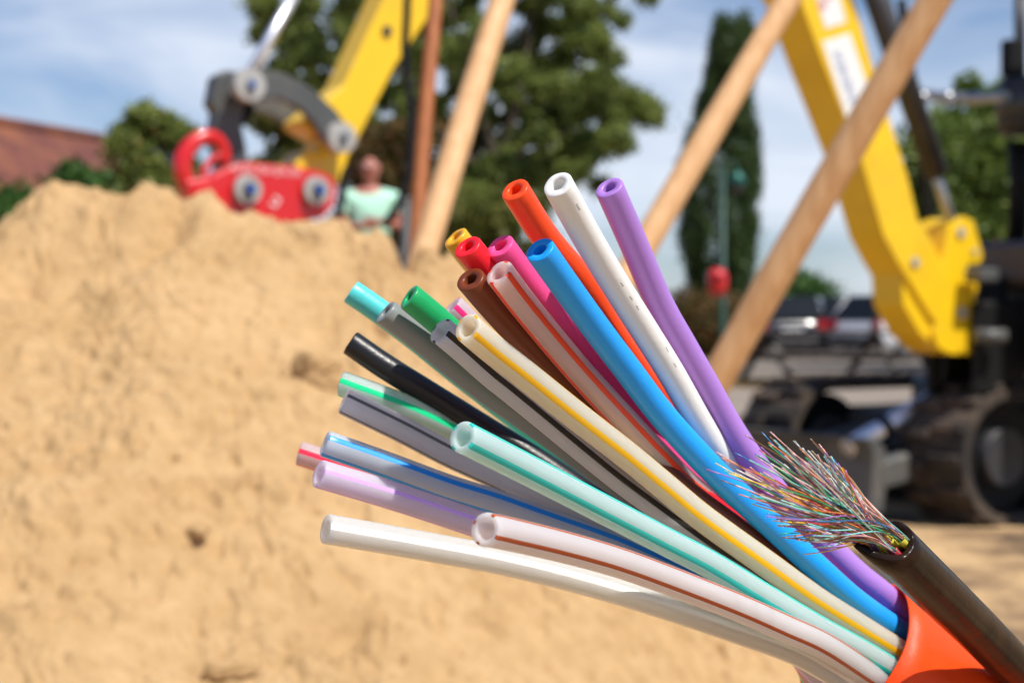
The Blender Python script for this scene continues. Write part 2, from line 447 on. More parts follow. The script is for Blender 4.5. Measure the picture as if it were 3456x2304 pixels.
for i, (nm, kind, c, sc_, d0, ratio, sl, ph, lab, wp) in enumerate(TUBES):
    pts = [cam2w(p) for p in TP[i]]
    e_ = TP[i][-1]; td = TP[i][-1] - TP[i][-3]; td = td / np.linalg.norm(td)
    rel = e_ - BCC; ra = rel - T_AX * rel.dot(T_AX)
    for fr, dd, w_ in ((0.96, 0.006, .75), (0.92, 0.013, .5), (0.88, 0.022, .25)):   # on into the sheath, bending to its axis
        straight = e_ + td * dd; along = BCC + T_AX * (rel.dot(T_AX) + dd) + ra * fr
        pts.append(cam2w(straight * w_ + along * (1 - w_)))
    if kind == 's':
        m = mat('plastic_' + nm, c, rough=0.36, sss=0.15 if nm != 'black' else 0.0, sssr=(0.0016,) * 3, spec=0.45, bump=0.04, bscale=900)
        me = duct_mesh('plastic_duct', pts, R_T, R_T * 0.47, m)
    else:
        m = milky('milky_' + nm, c)
        m2 = mat('stripe_' + nm, sc_, rough=0.32, sss=0.3, sssr=(0.0008,) * 3, spec=0.45)
        me = duct_mesh('plastic_duct', pts, R_T, R_T * 0.60, [m, m2], True, ph, wide=1.01 if nm in ('brown_clear', 'lilac_clear', 'grey_clear') else 1.51)
    o = link('plastic_duct', me)
    tag(o, lab, 'plastic duct', 'coloured plastic ducts fanned out of the orange sheath')
    duct_objs[nm] = (o, pts)

# tiny black print on the white duct
pts_w = duct_objs['white'][1]
M_PRT = mat('black_ink', (0.03, 0.03, 0.03), rough=0.6)
def print_mark(px, py, n, gap, ln, i0):
    mk = MB()
    best = min(range(len(pts_w)), key=lambda i: (pts_w[i] - P(px, py, (pts_w[i] - CAMP).dot(FWD))).length)
    c = pts_w[best]; t = (pts_w[min(best + 1, len(pts_w) - 1)] - pts_w[max(best - 1, 0)]).normalized()
    tgt = P(px, py, (c - CAMP).dot(FWD))
    c = c + t * (tgt - c).dot(t)
    v = (CAMP - c).normalized(); e1 = (v - t * v.dot(t)).normalized(); e2 = t.cross(e1)
    if e2.dot(UP) < 0: e2 = -e2
    a0 = math.asin(max(-.9, min(.9, (tgt - c).dot(e2) / R_T)))
    for k in range(n):
        cc = c + t * (k - n / 2) * gap
        vs = []
        hts = [1.0, .6, .9, .75][(k + i0) % 4]
        for (dt, da) in ((0, 0), (0.00018, 0), (0.00026, ln * hts), (0.00008, ln * hts)):
            a = a0 + da
            vs.append(cc + t * dt + (e1 * math.cos(a) + e2 * math.sin(a)) * (R_T + 0.00003))
        mk.add(vs, [[0, 1, 2, 3]])
    mk.build('printed_mark', M_PRT, duct_objs['white'][0])
for j, (px, py) in enumerate([(1935, 676), (2083, 938), (2111, 981), (2134, 1016), (2240, 1165), (2262, 1210)]):
    print_mark(px, py, 4 if j else 5, 0.00042, 0.13, j)

# orange sheath: crumpled thin-walled sleeve
def sheath():
    vs = []; NS = 60; NR = 26; L = 0.19
    R0 = 0.0222
    T_ = [np.array(a) for a in (U_AX, W_AX)]
    def pt(j, k, inner):
        s_ = (j / (NR - 1)) * L
        a = 2 * math.pi * k / NS
        # flattened creases along the sleeve
        cre = 0.0005 * math.cos(3 * a + 0.6) + 0.0014 * (abs(math.sin(2.5 * a + 0.9)) - .7) * min(1, s_ / 0.02)
        rad = R0 - (0.0006 if inner else 0) + cre - 0.0004 * min(1, s_ / 0.03)
        rad *= 1 - 0.13 * max(0, -math.cos(a)) ** 1.5
        lip = -0.0006 * math.sin(a * 2 + 0.8) - 0.0003 * math.sin(5 * a)
        c = BCC + U_AX * 0.0012 + T_AX * (s_ - 0.0052 + lip * max(0, 1 - s_ / 0.03))
        return c + T_[0] * math.cos(a) * rad + T_[1] * math.sin(a) * rad
    for inner in (0, 1):
        for j in range(NR):
            for k in range(NS):
                vs.append(tuple(cam2w(pt(j, k, inner))))
    fs = []
    o2 = NR * NS
    for j in range(NR - 1):
        for k in range(NS):
            a, b, c, d = j * NS + k, j * NS + (k + 1) % NS, (j + 1) * NS + (k + 1) % NS, (j + 1) * NS + k
            fs.append((a, b, c, d)); fs.append((a + o2, d + o2, c + o2, b + o2))
    for k in range(NS):
        fs.append((k, k + o2, (k + 1) % NS + o2, (k + 1) % NS))
        q = (NR - 1) * NS
        fs.append((q + k, q + (k + 1) % NS, q + (k + 1) % NS + o2, q + k + o2))
    me = raw_mesh('duct_sheath', np.array(vs), np.array(fs),
                  mat('orange_sleeve', (0.97, 0.070, 0.005), rough=0.48, sss=0.2, sssr=(0.001,) * 3, bump=0.08, bscale=90, spec=0.3), smooth=True)
    return tag(link('duct_sheath', me), "bright orange plastic sheath gathering all the coloured ducts at the bottom right", 'sheath')
sheath()

# ------------------------------------------------------------------ black fibre optic cable
cable = empty('fibre_optic_cable', P(3300, 2150, 0.47))
tag(cable, "black round cable with a brush of hair-thin coloured fibres bursting from its cut end", 'cable')
C0 = P(2996, 1832, 0.378); C1 = P(3277, 2102, 0.425); C2 = P(3562, 2384, 0.475)
ax = (C1 - C0).normalized()
def jacket():
    pts = [C0 + (C1 - C0) * (i / 10) for i in range(11)] + [C1 + (C2 - C1) * (i / 6) + Vector((0, 0, -0.0015)) * (i / 6) ** 2 for i in range(1, 7)]
    NS = 48; vs = []; R = 0.0061; RI_ = 0.0045
    e2 = ax.cross(RT).normalized()
    rings = [(0, RI_, 1), (0, R * .82, 1), (0, R * .96, 1), (0.0003, R, 1)] + [(i, R, 0) for i in range(1, len(pts))] + [(i, RI_, 0) for i in range(len(pts) - 1, 0, -1)]
    low = (Vector((0, 0, -1)) * .8 + Vector((-0.7, 0, 0))); low = (low - ax * low.dot(ax)).normalized()
    for (i, rad, tip) in rings:
        c = pts[0] + ax * (0.0003 if i == 0.0003 else 0) if tip else pts[int(i)]
        v = (CAMP - c).normalized(); e1 = (v - ax * v.dot(ax)).normalized(); e2 = ax.cross(e1)
        for k in range(NS):
            a = 2 * math.pi * k / NS; d = e1 * math.cos(a) + e2 * math.sin(a)
            slant = -ax * (0.0092 * max(0, d.dot(low)) - 0.0016 * max(0, -d.dot(low))) if tip else Vector((0, 0, 0))
            slant += ax * 0.00025 * math.sin(7 * a) if tip else Vector((0, 0, 0))
            vs.append(c + d * rad * (1 + 0.012 * math.sin(3 * a + 1)) + slant)
    fs = []; nR = len(rings)
    for j in range(nR):
        for k in range(NS):
            fs.append((j * NS + k, j * NS + (k + 1) % NS, ((j + 1) % nR) * NS + (k + 1) % NS, ((j + 1) % nR) * NS + k))
    me = raw_mesh('jacket', np.array([tuple(v) for v in vs]), np.array(fs),
                  mat('black_jacket', (0.013, 0.0080, 0.0055), rough=0.24, spec=0.12, bump=0.03, bscale=120,
                      dirt=(0.034, 0.014, 0.007), dirt_amt=0.8, dscale=70), smooth=True)
    bm = bmesh.new(); bm.from_mesh(me); bmesh.ops.recalc_face_normals(bm, faces=bm.faces); bm.to_mesh(me); bm.free()
    link('jacket', me, cable)
jacket()
ve = (CAMP - C0).normalized(); ce1 = (ve - ax * ve.dot(ax)).normalized(); ce2 = ax.cross(ce1)
if ce2.dot(UP) < 0: ce2 = -ce2
lt_m = mat('loose_tube', (0.62, 0.58, 0.06), rough=0.3, sss=0.4, sssr=(0.0006,) * 3)
lt_r = mat('loose_tube_red', (0.55, 0.02, 0.06), rough=0.3, sss=0.3, sssr=(0.0005,) * 3)
LT = [(0.0020, 0.0028, lt_m), (-0.0006, -0.0030, lt_m), (0.0026, -0.0004, lt_r), (-0.0025, 0.0012, lt_m), (-0.0026, -0.0018, lt_m), (0.0002, 0.0006, lt_m)]
for (a, b, m_) in LT:
    q = MB(); p0 = C0 + ce1 * a + ce2 * b
    n = 14; rr = [(0.0009, -0.0012), (0.00118, -0.0011), (0.00118, 0.010), (0.0009, 0.010)]
    vs = []
    for (r_, s_) in rr:
        for k in range(n):
            an = 2 * math.pi * k / n; vs.append(p0 + ax * s_ + (ce1 * math.cos(an) + ce2 * math.sin(an)) * r_)
    q.add(vs, [[j * n + k, j * n + (k + 1) % n, ((j + 1) % 4) * n + (k + 1) % n, ((j + 1) % 4) * n + k] for j in range(4) for k in range(n)], 0, True)
    q.build('loose_tube', m_, cable)
FC = {'violet': (0.36,0.12,0.46), 'rose': (0.80,0.42,0.38), 'yellow': (0.85,0.60,0.03), 'blue': (0.02,0.18,0.45), 'orange': (0.75,0.22,0.03),
      'green': (0.02,0.42,0.14), 'brown': (0.20,0.09,0.035), 'grey': (0.33,0.33,0.31), 'white': (0.80,0.75,0.66), 'red': (0.62,0.02,0.06),
      'aqua': (0.26,0.70,0.70), 'clear': (0.42,0.33,0.20)}
FM = {k: mat('fibre_' + k, v, rough=0.28, spec=0.6) for k, v in FC.items()}
FN = list(FM)
def env(th):                                            # longest reach at each angle of the brush
    xs = [-6, 0, 6, 12, 18, 24, 30, 38, 46, 54, 60]
    ys = [300, 372, 400, 440, 560, 640, 600, 585, 510, 430, 290]
    return np.interp(th, xs, ys)
ORG = (3012, 1828)
def fibre_path(th, ln, jit):
    a, b, _ = LT[jit % len(LT)]
    p0 = C0 + ce1 * (a + random.gauss(0, .0004)) + ce2 * (b + random.gauss(0, .0004)) + ax * 0.004
    d_tip = 0.382 + random.gauss(0, 0.011) - 0.028 * (ln / 600)
    tx = ORG[0] - ln * math.cos(math.radians(th)); ty = ORG[1] - ln * math.sin(math.radians(th))
    tip = P(tx, ty, d_tip)
    p1 = p0 - ax * 0.0075
    L = (tip - p1).length
    mid1 = p1 - ax * L * 0.10 + (tip - p1) * 0.20
    ctrl = Vector((random.gauss(0, 1), random.gauss(0, 1), random.gauss(0, 1))) * 0.0004
    mid2 = p1.lerp(tip, 0.66) + ctrl
    s_ = smooth_path([tuple(p0), tuple(p1), tuple(mid1), tuple(mid2), tuple(tip)], 13)
    return [Vector(q) for q in s_]
fibs = []
special = [(21.3, 676, 'violet'), (24, 655, 'yellow'), (27.0, 668, 'rose'), (26.2, 640, 'orange'), (19.8, 615, 'brown'), (29.5, 612, 'blue'),
           (36, 610, 'brown'), (40, 575, 'blue'), (42, 555, 'rose'), (40.5, 545, 'brown'), (39, 535, 'red'), (46, 475, 'grey'), (51.5, 430, 'rose'),
           (-8, 300, 'yellow'), (2.5, 372, 'clear'), (1, 275, 'red'), (-1.5, 275, 'violet'), (53, 330, 'brown'), (56, 300, 'orange')]
for i in range(230):
    if i < len(special): th, ln, cn = special[i]
    else:
        u_ = random.random()
        if u_ < 0.24: th = random.gauss(5, 4.5)
        else: th = 10 + 47 * random.random() ** 0.95
        th = min(59, max(-4, th))
        ln = env(th) * (0.55 + 0.45 * random.random() ** 0.7) * (0.93 if random.random() < .8 else 1)
        cn = random.choice(FN + ['rose', 'violet', 'aqua', 'white', 'green'])
    fibs.append((fibre_path(th, ln, i), cn, ln))
order = sorted(range(len(fibs)), key=lambda i: -fibs[i][2] if i >= len(special) else -9999)
RF = 0.000145
for i in order[:100]:
    q = MB(); q.tube(fibs[i][0], RF, n=6); q.build('fibre', FM[fibs[i][1]], cable)
q = MB()
for i in order[100:]:
    q.tube(fibs[i][0], RF, n=5, mi=FN.index(fibs[i][1]), caps=True)
o = q.build('fibre_brush', [FM[k] for k in FN], cable); o['kind'] = 'stuff'
#==PART_BG==
# ------------------------------------------------------------------ materials of the place
def sand_mat(name, c1, c2, bscale=1.0):
    m, t, b = new_mat(name)
    tcn = t.nodes.new('ShaderNodeTexCoord')
    n1 = t.nodes.new('ShaderNodeTexNoise'); n1.inputs['Scale'].default_value = 5 * bscale; n1.inputs['Detail'].default_value = 8
    n2 = t.nodes.new('ShaderNodeTexNoise'); n2.inputs['Scale'].default_value = 42 * bscale; n2.inputs['Detail'].default_value = 6
    t.links.new(tcn.outputs['Object'], n1.inputs['Vector']); t.links.new(tcn.outputs['Object'], n2.inputs['Vector'])
    a = t.nodes.new('ShaderNodeMath'); a.operation = 'ADD'
    t.links.new(n1.outputs['Fac'], a.inputs[0]); t.links.new(n2.outputs['Fac'], a.inputs[1])
    r = t.nodes.new('ShaderNodeMapRange'); r.inputs['From Min'].default_value = 0.75; r.inputs['From Max'].default_value = 1.25
    t.links.new(a.outputs[0], r.inputs['Value'])
    mx = t.nodes.new('ShaderNodeMix'); mx.data_type = 'RGBA'
    mx.inputs[6].default_value = (*c1, 1); mx.inputs[7].default_value = (*c2, 1)
    t.links.new(r.outputs[0], mx.inputs[0]); t.links.new(mx.outputs[2], b.inputs['Base Color'])
    b.inputs['Roughness'].default_value = 0.95; b.inputs['Specular IOR Level'].default_value = 0.15
    bp = t.nodes.new('ShaderNodeBump'); bp.inputs['Strength'].default_value = 0.9; bp.inputs['Distance'].default_value = 0.006
    n3 = t.nodes.new('ShaderNodeTexNoise'); n3.inputs['Scale'].default_value = 120 * bscale; n3.inputs['Detail'].default_value = 6
    n3.inputs['Roughness'].default_value = 0.7
    t.links.new(tcn.outputs['Object'], n3.inputs['Vector'])
    t.links.new(n3.outputs['Fac'], bp.inputs['Height']); t.links.new(bp.outputs[0], b.inputs['Normal'])
    return m
M_SAND = sand_mat('sand', (0.50, 0.312, 0.142), (0.61, 0.402, 0.202))
M_YEL = mat('yellow_paint', (0.88, 0.55, 0.008), rough=0.38, coat=0.35, noise=0.05, nscale=3, dirt=(0.45, 0.27, 0.04), dirt_amt=0.25, dscale=2.5)
M_GRY = mat('grey_paint', (0.085, 0.09, 0.088), rough=0.45, noise=0.15, nscale=6, dirt=(0.16, 0.13, 0.10), dirt_amt=0.4)
M_DGR = mat('dark_grey_plastic', (0.035, 0.034, 0.038), rough=0.5, noise=0.2, dirt=(0.09, 0.075, 0.06), dirt_amt=0.4)
M_BLK = mat('black_rubber', (0.010, 0.010, 0.010), rough=0.6, spec=0.2)
M_TRK = mat('dusty_rubber', (0.030, 0.024, 0.020), rough=0.85, dirt=(0.15, 0.105, 0.07), dirt_amt=0.8, dscale=5, bump=0.5, bscale=20)
M_RED = mat('red_paint', (0.62, 0.010, 0.010), rough=0.32, coat=0.5, noise=0.06, nscale=8)
M_CHR = mat('chrome', (0.90, 0.91, 0.95), rough=0.42, metal=0.9)
M_STL = mat('steel', (0.42, 0.43, 0.44), rough=0.38, metal=0.8, noise=0.15)
M_PIN = mat('pin_steel', (0.44, 0.43, 0.40), rough=0.5, metal=0.25, noise=0.1, nscale=30)
M_BLUE = mat('blue_cap', (0.03, 0.12, 0.45), rough=0.4)
M_WHT = mat('white_sticker', (0.80, 0.80, 0.78), rough=0.4)
M_INKB = mat('blue_print', (0.05, 0.14, 0.42), rough=0.5)
M_INKR = mat('red_print', (0.70, 0.05, 0.05), rough=0.5)
M_WPR = mat('white_print', (0.82, 0.72, 0.72), rough=0.5)
def wood_mat(name, c1, c2):
    m, t, b = new_mat(name)
    tcn = t.nodes.new('ShaderNodeTexCoord'); mpn = t.nodes.new('ShaderNodeMapping')
    mpn.inputs['Scale'].default_value = (30, 30, 2.2)
    n = t.nodes.new('ShaderNodeTexNoise'); n.inputs['Scale'].default_value = 3; n.inputs['Detail'].default_value = 6; n.inputs['Distortion'].default_value = 0.6
    t.links.new(tcn.outputs['Object'], mpn.inputs[0]); t.links.new(mpn.outputs[0], n.inputs['Vector'])
    r = t.nodes.new('ShaderNodeValToRGB'); r.color_ramp.elements[0].position = 0.35; r.color_ramp.elements[1].position = 0.65
    r.color_ramp.elements[0].color = (*c1, 1); r.color_ramp.elements[1].color = (*c2, 1)
    t.links.new(n.outputs['Fac'], r.inputs[0]); t.links.new(r.outputs[0], b.inputs['Base Color'])
    b.inputs['Roughness'].default_value = 0.6
    return m
M_WOOD = wood_mat('beech_wood', (0.60, 0.33, 0.14), (0.74, 0.46, 0.23))
M_WOOD2 = wood_mat('brown_wood', (0.30, 0.085, 0.018), (0.40, 0.13, 0.03))
M_DWOOD = mat('dark_wood', (0.030, 0.020, 0.016), rough=0.6, noise=0.3)

# ------------------------------------------------------------------ ground, street, verge
def ground_mat():
    m, t, b = new_mat('ground')
    tcn = t.nodes.new('ShaderNodeTexCoord')
    n1 = t.nodes.new('ShaderNodeTexNoise'); n1.inputs['Scale'].default_value = 1.3; n1.inputs['Detail'].default_value = 10; n1.inputs['Roughness'].default_value = 0.65
    t.links.new(tcn.outputs['Object'], n1.inputs['Vector'])
    r = t.nodes.new('ShaderNodeValToRGB')
    e = r.color_ramp.elements
    e[0].position = 0.42; e[0].color = (0.10, 0.062, 0.035, 1)
    e[1].position = 0.57; e[1].color = (0.56, 0.37, 0.18, 1)
    e2 = e.new(0.49); e2.color = (0.36, 0.225, 0.11, 1)
    t.links.new(n1.outputs['Fac'], r.inputs[0]); t.links.new(r.outputs[0], b.inputs['Base Color'])
    b.inputs['Roughness'].default_value = 0.95
    n3 = t.nodes.new('ShaderNodeTexNoise'); n3.inputs['Scale'].default_value = 14; n3.inputs['Detail'].default_value = 8
    t.links.new(tcn.outputs['Object'], n3.inputs['Vector'])
    bp = t.nodes.new('ShaderNodeBump'); bp.inputs['Strength'].default_value = 1.0; bp.inputs['Distance'].default_value = 0.05
    t.links.new(n3.outputs['Fac'], bp.inputs['Height']); t.links.new(bp.outputs[0], b.inputs['Normal'])
    return m
def sheet(name, x0, x1, y0, y1, z, m):
    q = MB(); nx, ny = 24, 12
    vs = [(x0 + (x1 - x0) * i / nx, y0 + (y1 - y0) * j / ny, z) for j in range(ny + 1) for i in range(nx + 1)]
    q.add(vs, [[j * (nx + 1) + i, j * (nx + 1) + i + 1, (j + 1) * (nx + 1) + i + 1, (j + 1) * (nx + 1) + i] for j in range(ny) for i in range(nx)])
    return tag(q.build(name, m), kind='structure')
sheet('ground', -1500, 1500, -1500, 1500, 0.0, ground_mat())
sheet('street', -60, 70, 14.5, 21.5, 0.006, mat('asphalt', (0.25, 0.205, 0.165), rough=0.9, noise=0.12, nscale=1.2, bump=0.4, bscale=40))
sheet('parking_ground', -60, 90, 24.0, 75, 0.006, mat('parking_paving', (0.17, 0.14, 0.11), rough=0.9, noise=0.2, nscale=0.8))
# dry verge grass : uncountable
def grass(name, x0, x1, y0, y1, n, hgt, label):
    px = rng.uniform(x0, x1, n); py = rng.uniform(y0, y1, n); h = hgt * rng.uniform(.4, 1.2, n)
    a = rng.uniform(0, 6.28, n); lx = rng.normal(0, .35, n) * h; ly = rng.normal(0, .35, n) * h; w = 0.006 + 0.006 * rng.random(n)
    v = np.zeros((n, 3, 3)); v[:, 0] = np.stack([px - w * np.cos(a), py - w * np.sin(a), np.zeros(n)], 1)
    v[:, 1] = np.stack([px + w * np.cos(a), py + w * np.sin(a), np.zeros(n)], 1); v[:, 2] = np.stack([px + lx, py + ly, h], 1)
    f = np.arange(n * 3).reshape(n, 3)
    me = raw_mesh(name, v.reshape(-1, 3), f, leaf_mat('dry_grass', (0.50, 0.33, 0.10), (0.30, 0.24, 0.07), 0.3))
    return tag(link(name, me), label, 'grass', kind='stuff')
def leaf_mat(name, c1, c2, trans=0.35, rough=0.5):
    m, t, b = new_mat(name)
    g = t.nodes.new('ShaderNodeNewGeometry')
    r = t.nodes.new('ShaderNodeValToRGB'); r.color_ramp.elements[0].color = (*c1, 1); r.color_ramp.elements[1].color = (*c2, 1)
    t.links.new(g.outputs['Random Per Island'], r.inputs[0]); t.links.new(r.outputs[0], b.inputs['Base Color'])
    b.inputs['Roughness'].default_value = rough; b.inputs['Specular IOR Level'].default_value = 0.3
    tr = t.nodes.new('ShaderNodeBsdfTranslucent'); mxs = t.nodes.new('ShaderNodeMixShader'); mxs.inputs[0].default_value = trans
    t.links.new(r.outputs[0], tr.inputs[0]); t.links.new(b.outputs[0], mxs.inputs[1]); t.links.new(tr.outputs[0], mxs.inputs[2])
    t.links.new(mxs.outputs[0], t.nodes['Material Output'].inputs[0])
    return m
grass('dry_grass', -6, 9, 10.6, 14.2, 26000, 0.10, 'strip of dry yellow grass on the near side of the street')
grass('dry_grass', -20, 22, 21.7, 23.8, 22000, 0.10, 'strip of dry yellow grass on the far side of the street, before the parked cars')

# ------------------------------------------------------------------ sand heap
def vnoise(x, y, sc, seed):
    """smooth value noise"""
    r = np.random.default_rng(seed); G = r.random((256, 256))
    X = x * sc; Y = y * sc; xi = np.floor(X).astype(int); yi = np.floor(Y).astype(int); fx = X - xi; fy = Y - yi
    fx = fx * fx * (3 - 2 * fx); fy = fy * fy * (3 - 2 * fy)
    g = lambda a, b: G[a % 256, b % 256]
    return (g(xi, yi) * (1 - fx) + g(xi + 1, yi) * fx) * (1 - fy) + (g(xi, yi + 1) * (1 - fx) + g(xi + 1, yi + 1) * fx) * fy
YR = 2.40
SIL = [(-700, 700), (-300, 560), (0, 508), (40, 490), (78, 462), (125, 443), (165, 462), (200, 471), (290, 458), (345, 430), (385, 438), (420, 462), (480, 437),
       (540, 470), (600, 484), (700, 492), (760, 490), (800, 511), (870, 517), (935, 542), (1000, 551), (1050, 575), (1120, 635),
       (1250, 770), (1420, 930), (1600, 1100), (1800, 1290), (2000, 1480), (2150, 1620), (2500, 1900)]
sx = np.array([(Q(a, b, YR)).x for a, b in SIL]); sz = np.array([(Q(a, b, YR)).z for a, b in SIL])
HX = np.linspace(-3.2, 1.6, 500)
_g = np.interp(HX, sx, sz); _kk = np.exp(-(np.arange(-40, 41) / 17.0) ** 2); _kk /= _kk.sum()
HS = np.convolve(np.pad(_g, 40, mode='edge'), _kk, 'valid')
def heap_h(x, y):
    H = np.interp(x, sx, sz)
    Hs = np.interp(x, HX, HS)
    dy = y - YR
    k = np.exp(-(dy / 0.10) ** 2)
    H = H * k + Hs * (1 - k)
    wob = 0.10 * (vnoise(x + 9, y + 3, 2.2, 1) - .5)
    front = -dy * (0.62 + wob)
    back = dy * 0.66
    z = H - np.where(dy < 0, front, back) * (1 - 0.25 * np.exp(-(dy / 0.10) ** 2))
    z = z + 0.05 * (vnoise(x, y, 4.0, 2) - .5) * (1 - k) + 0.03 * (vnoise(x, y, 9.0, 3) - .5) * (1 - .6 * k)
    # windy ripples, pits and crumbs
    z += 0.011 * (vnoise(x * .6 + y * .3, y, 26, 4) - .5) + 0.006 * (vnoise(x * .65, y, 60, 5) - .5)
    sq = np.sqrt
    xw = x + 0.030 * (vnoise(x, y, 16, 21) - .5) + 0.012 * (vnoise(x, y, 45, 22) - .5)
    yw = y + 0.040 * (vnoise(x, y, 14, 23) - .5) + 0.016 * (vnoise(x, y, 40, 24) - .5)
    c_, s_ = .8, .6
    xr, yr = xw * c_ - yw * s_, xw * s_ + yw * c_
    pm = np.clip((vnoise(x + 2, y + 4, 3.2, 31) * .6 + vnoise(x, y, 8, 32) * .4 - .30) * 3.0, 0.50, 1.2)
    z += 0.05 * (vnoise(xw + 3, yw, 5.5, 33) - .5) + 0.022 * (vnoise(xw, yw + 8, 12, 34) - .5)
    p1 = vnoise(xr * .8, yr * 1.0, 20, 6); z -= 0.016 * pm * sq(np.clip(p1 - 0.76, 0, 1) / 0.24)
    p2 = vnoise(xw * .7, yw, 48, 7); z -= 0.017 * pm * sq(np.clip(p2 - 0.72, 0, 1) / 0.28)
    p5 = vnoise(xr * .8, yr, 95, 27); z -= 0.013 * pm * sq(np.clip(p5 - 0.70, 0, 1) / 0.30)
    p3 = vnoise(xr * .7 + 5, yr + 2, 34, 8); z += 0.010 * sq(np.clip(p3 - 0.82, 0, 1) / 0.18)
    p4 = vnoise(xr + 3, yr + 7, 85, 10); z += 0.010 * pm * sq(np.clip(p4 - 0.74, 0, 1) / 0.26)
    z += 0.005 * (vnoise(xr, yr, 150, 9) - .5)
    return z
nx, ny = 640, 420
gx = np.concatenate([np.linspace(-2.6, -1.25, 60), np.linspace(-1.24, 0.75, 980), np.linspace(0.755, 1.3, 60)])
gy = np.concatenate([np.linspace(0.55, 1.35, 60), np.linspace(1.353, 2.75, 600), np.linspace(2.76, 4.4, 60)])
XX, YY = np.meshgrid(gx, gy)
ZZ = heap_h(XX, YY)
# furrow dragged down from the ridge, hollow on the left, undercut by the right clod
def cap(z, ax_, ay_, bx, by, w, dpt):
    dx, dy = bx - ax_, by - ay_; L2 = dx * dx + dy * dy
    t = np.clip(((XX - ax_) * dx + (YY - ay_) * dy) / L2, 0, 1)
    d2 = (XX - ax_ - t * dx) ** 2 + (YY - ay_ - t * dy) ** 2
    return z - dpt * np.exp(-d2 / w ** 2)
def hit(px, py):
    """first point of the heap along a sight line"""
    r = Q(px, py, 1.0) - CAMP
    ts = np.linspace(0.9, 3.2, 1600)
    X_, Y_, Z_ = r.x * ts, r.y * ts, EYE + r.z * ts
    h = heap_h(X_, Y_); k = np.argmax(h > Z_)
    return X_[k], Y_[k], Z_[k]
a = hit(400, 500); b = hit(290, 590); ZZ = cap(ZZ, a[0], a[1], b[0], b[1], 0.028, 0.03)
a = hit(110, 640); ZZ = cap(ZZ, a[0] - .02, a[1], a[0] + .02, a[1] + .01, 0.03, 0.035)
a = hit(185, 355 + 220); ZZ = cap(ZZ, a[0] - .02, a[1], a[0] + .03, a[1], 0.03, 0.02)
a = hit(926, 600); ZZ = cap(ZZ, a[0], a[1], a[0], 2.50, 0.016, 0.045)
a = hit(770, 1460); ZZ = cap(ZZ, a[0] - .01, a[1], a[0] + .02, a[1] + .02, 0.02, 0.025)
a = hit(450, 1220); ZZ = cap(ZZ, a[0] - .02, a[1], a[0] + .02, a[1] + .01, 0.018, 0.014)
ZZ = np.maximum(ZZ, -0.02)
ok = np.stack([XX, YY, ZZ], -1).reshape(-1, 3)
nyy, nxx = XX.shape
jj, ii = np.meshgrid(np.arange(nyy - 1), np.arange(nxx - 1), indexing='ij')
fq = np.stack([jj * nxx + ii, jj * nxx + ii + 1, (jj + 1) * nxx + ii + 1, (jj + 1) * nxx + ii], -1).reshape(-1, 4)
me = raw_mesh('sand_heap', ok, fq, M_SAND, smooth=True)
tag(link('sand_heap', me), 'large heap of loose yellow sand filling the left and lower half', 'sand heap')
from mathutils import noise as mnoise
def clod(px, py, r, seed, label, sq=(1, .8, .7), sink=0.3, box=.55):
    x, y, z = hit(px, py)
    me = bpy.data.meshes.new('sand_clod'); bm = bmesh.new(); bmesh.ops.create_icosphere(bm, subdivisions=5, radius=1)
    for v in bm.verts:
        c = v.co.copy(); m_ = max(abs(c.x), abs(c.y), abs(c.z))
        c = c * ((1 - box) + box / m_ * .8)
        c = c * (1 + .22 * mnoise.noise(c * 1.3 + Vector((seed, 0, 0))) + .16 * abs(mnoise.noise(c * 3 + Vector((0, seed, 0)))) + .06 * mnoise.noise(c * 9 + Vector((0, 0, seed))))
        v.co = Vector((c.x * r * sq[0], c.y * r * sq[1], c.z * r * sq[2]))
    bm.to_mesh(me); bm.free(); me.materials.append(M_SAND)
    for p_ in me.polygons: p_.use_smooth = True
    o = link('sand_clod', me); o.location = (x, y + r * .2, z + r * sq[2] * (.35 - sink)); o.rotation_euler = (.35, .1, seed * .7)
    return tag(o, label, 'sand clod', 'clods lying on the sand heap')
clod(722, 872, 0.034, 3, 'largest squarish clod of damp sand, left of the black and green striped ducts', (1.15, .9, .85), 0.1)
clod(533, 1540, 0.021, 5, 'rounded clod of sand at the bottom edge, the lowest one', (1.5, .9, .6))
clod(455, 1218, 0.011, 8, 'small pointed clod of sand on the slope left of the plain white duct', (1.2, .9, .6), 0.35)
#clod(770, 1495, 0.010, 12, 'small crumb of sand right of the lowest clod', (1, .9, .8))

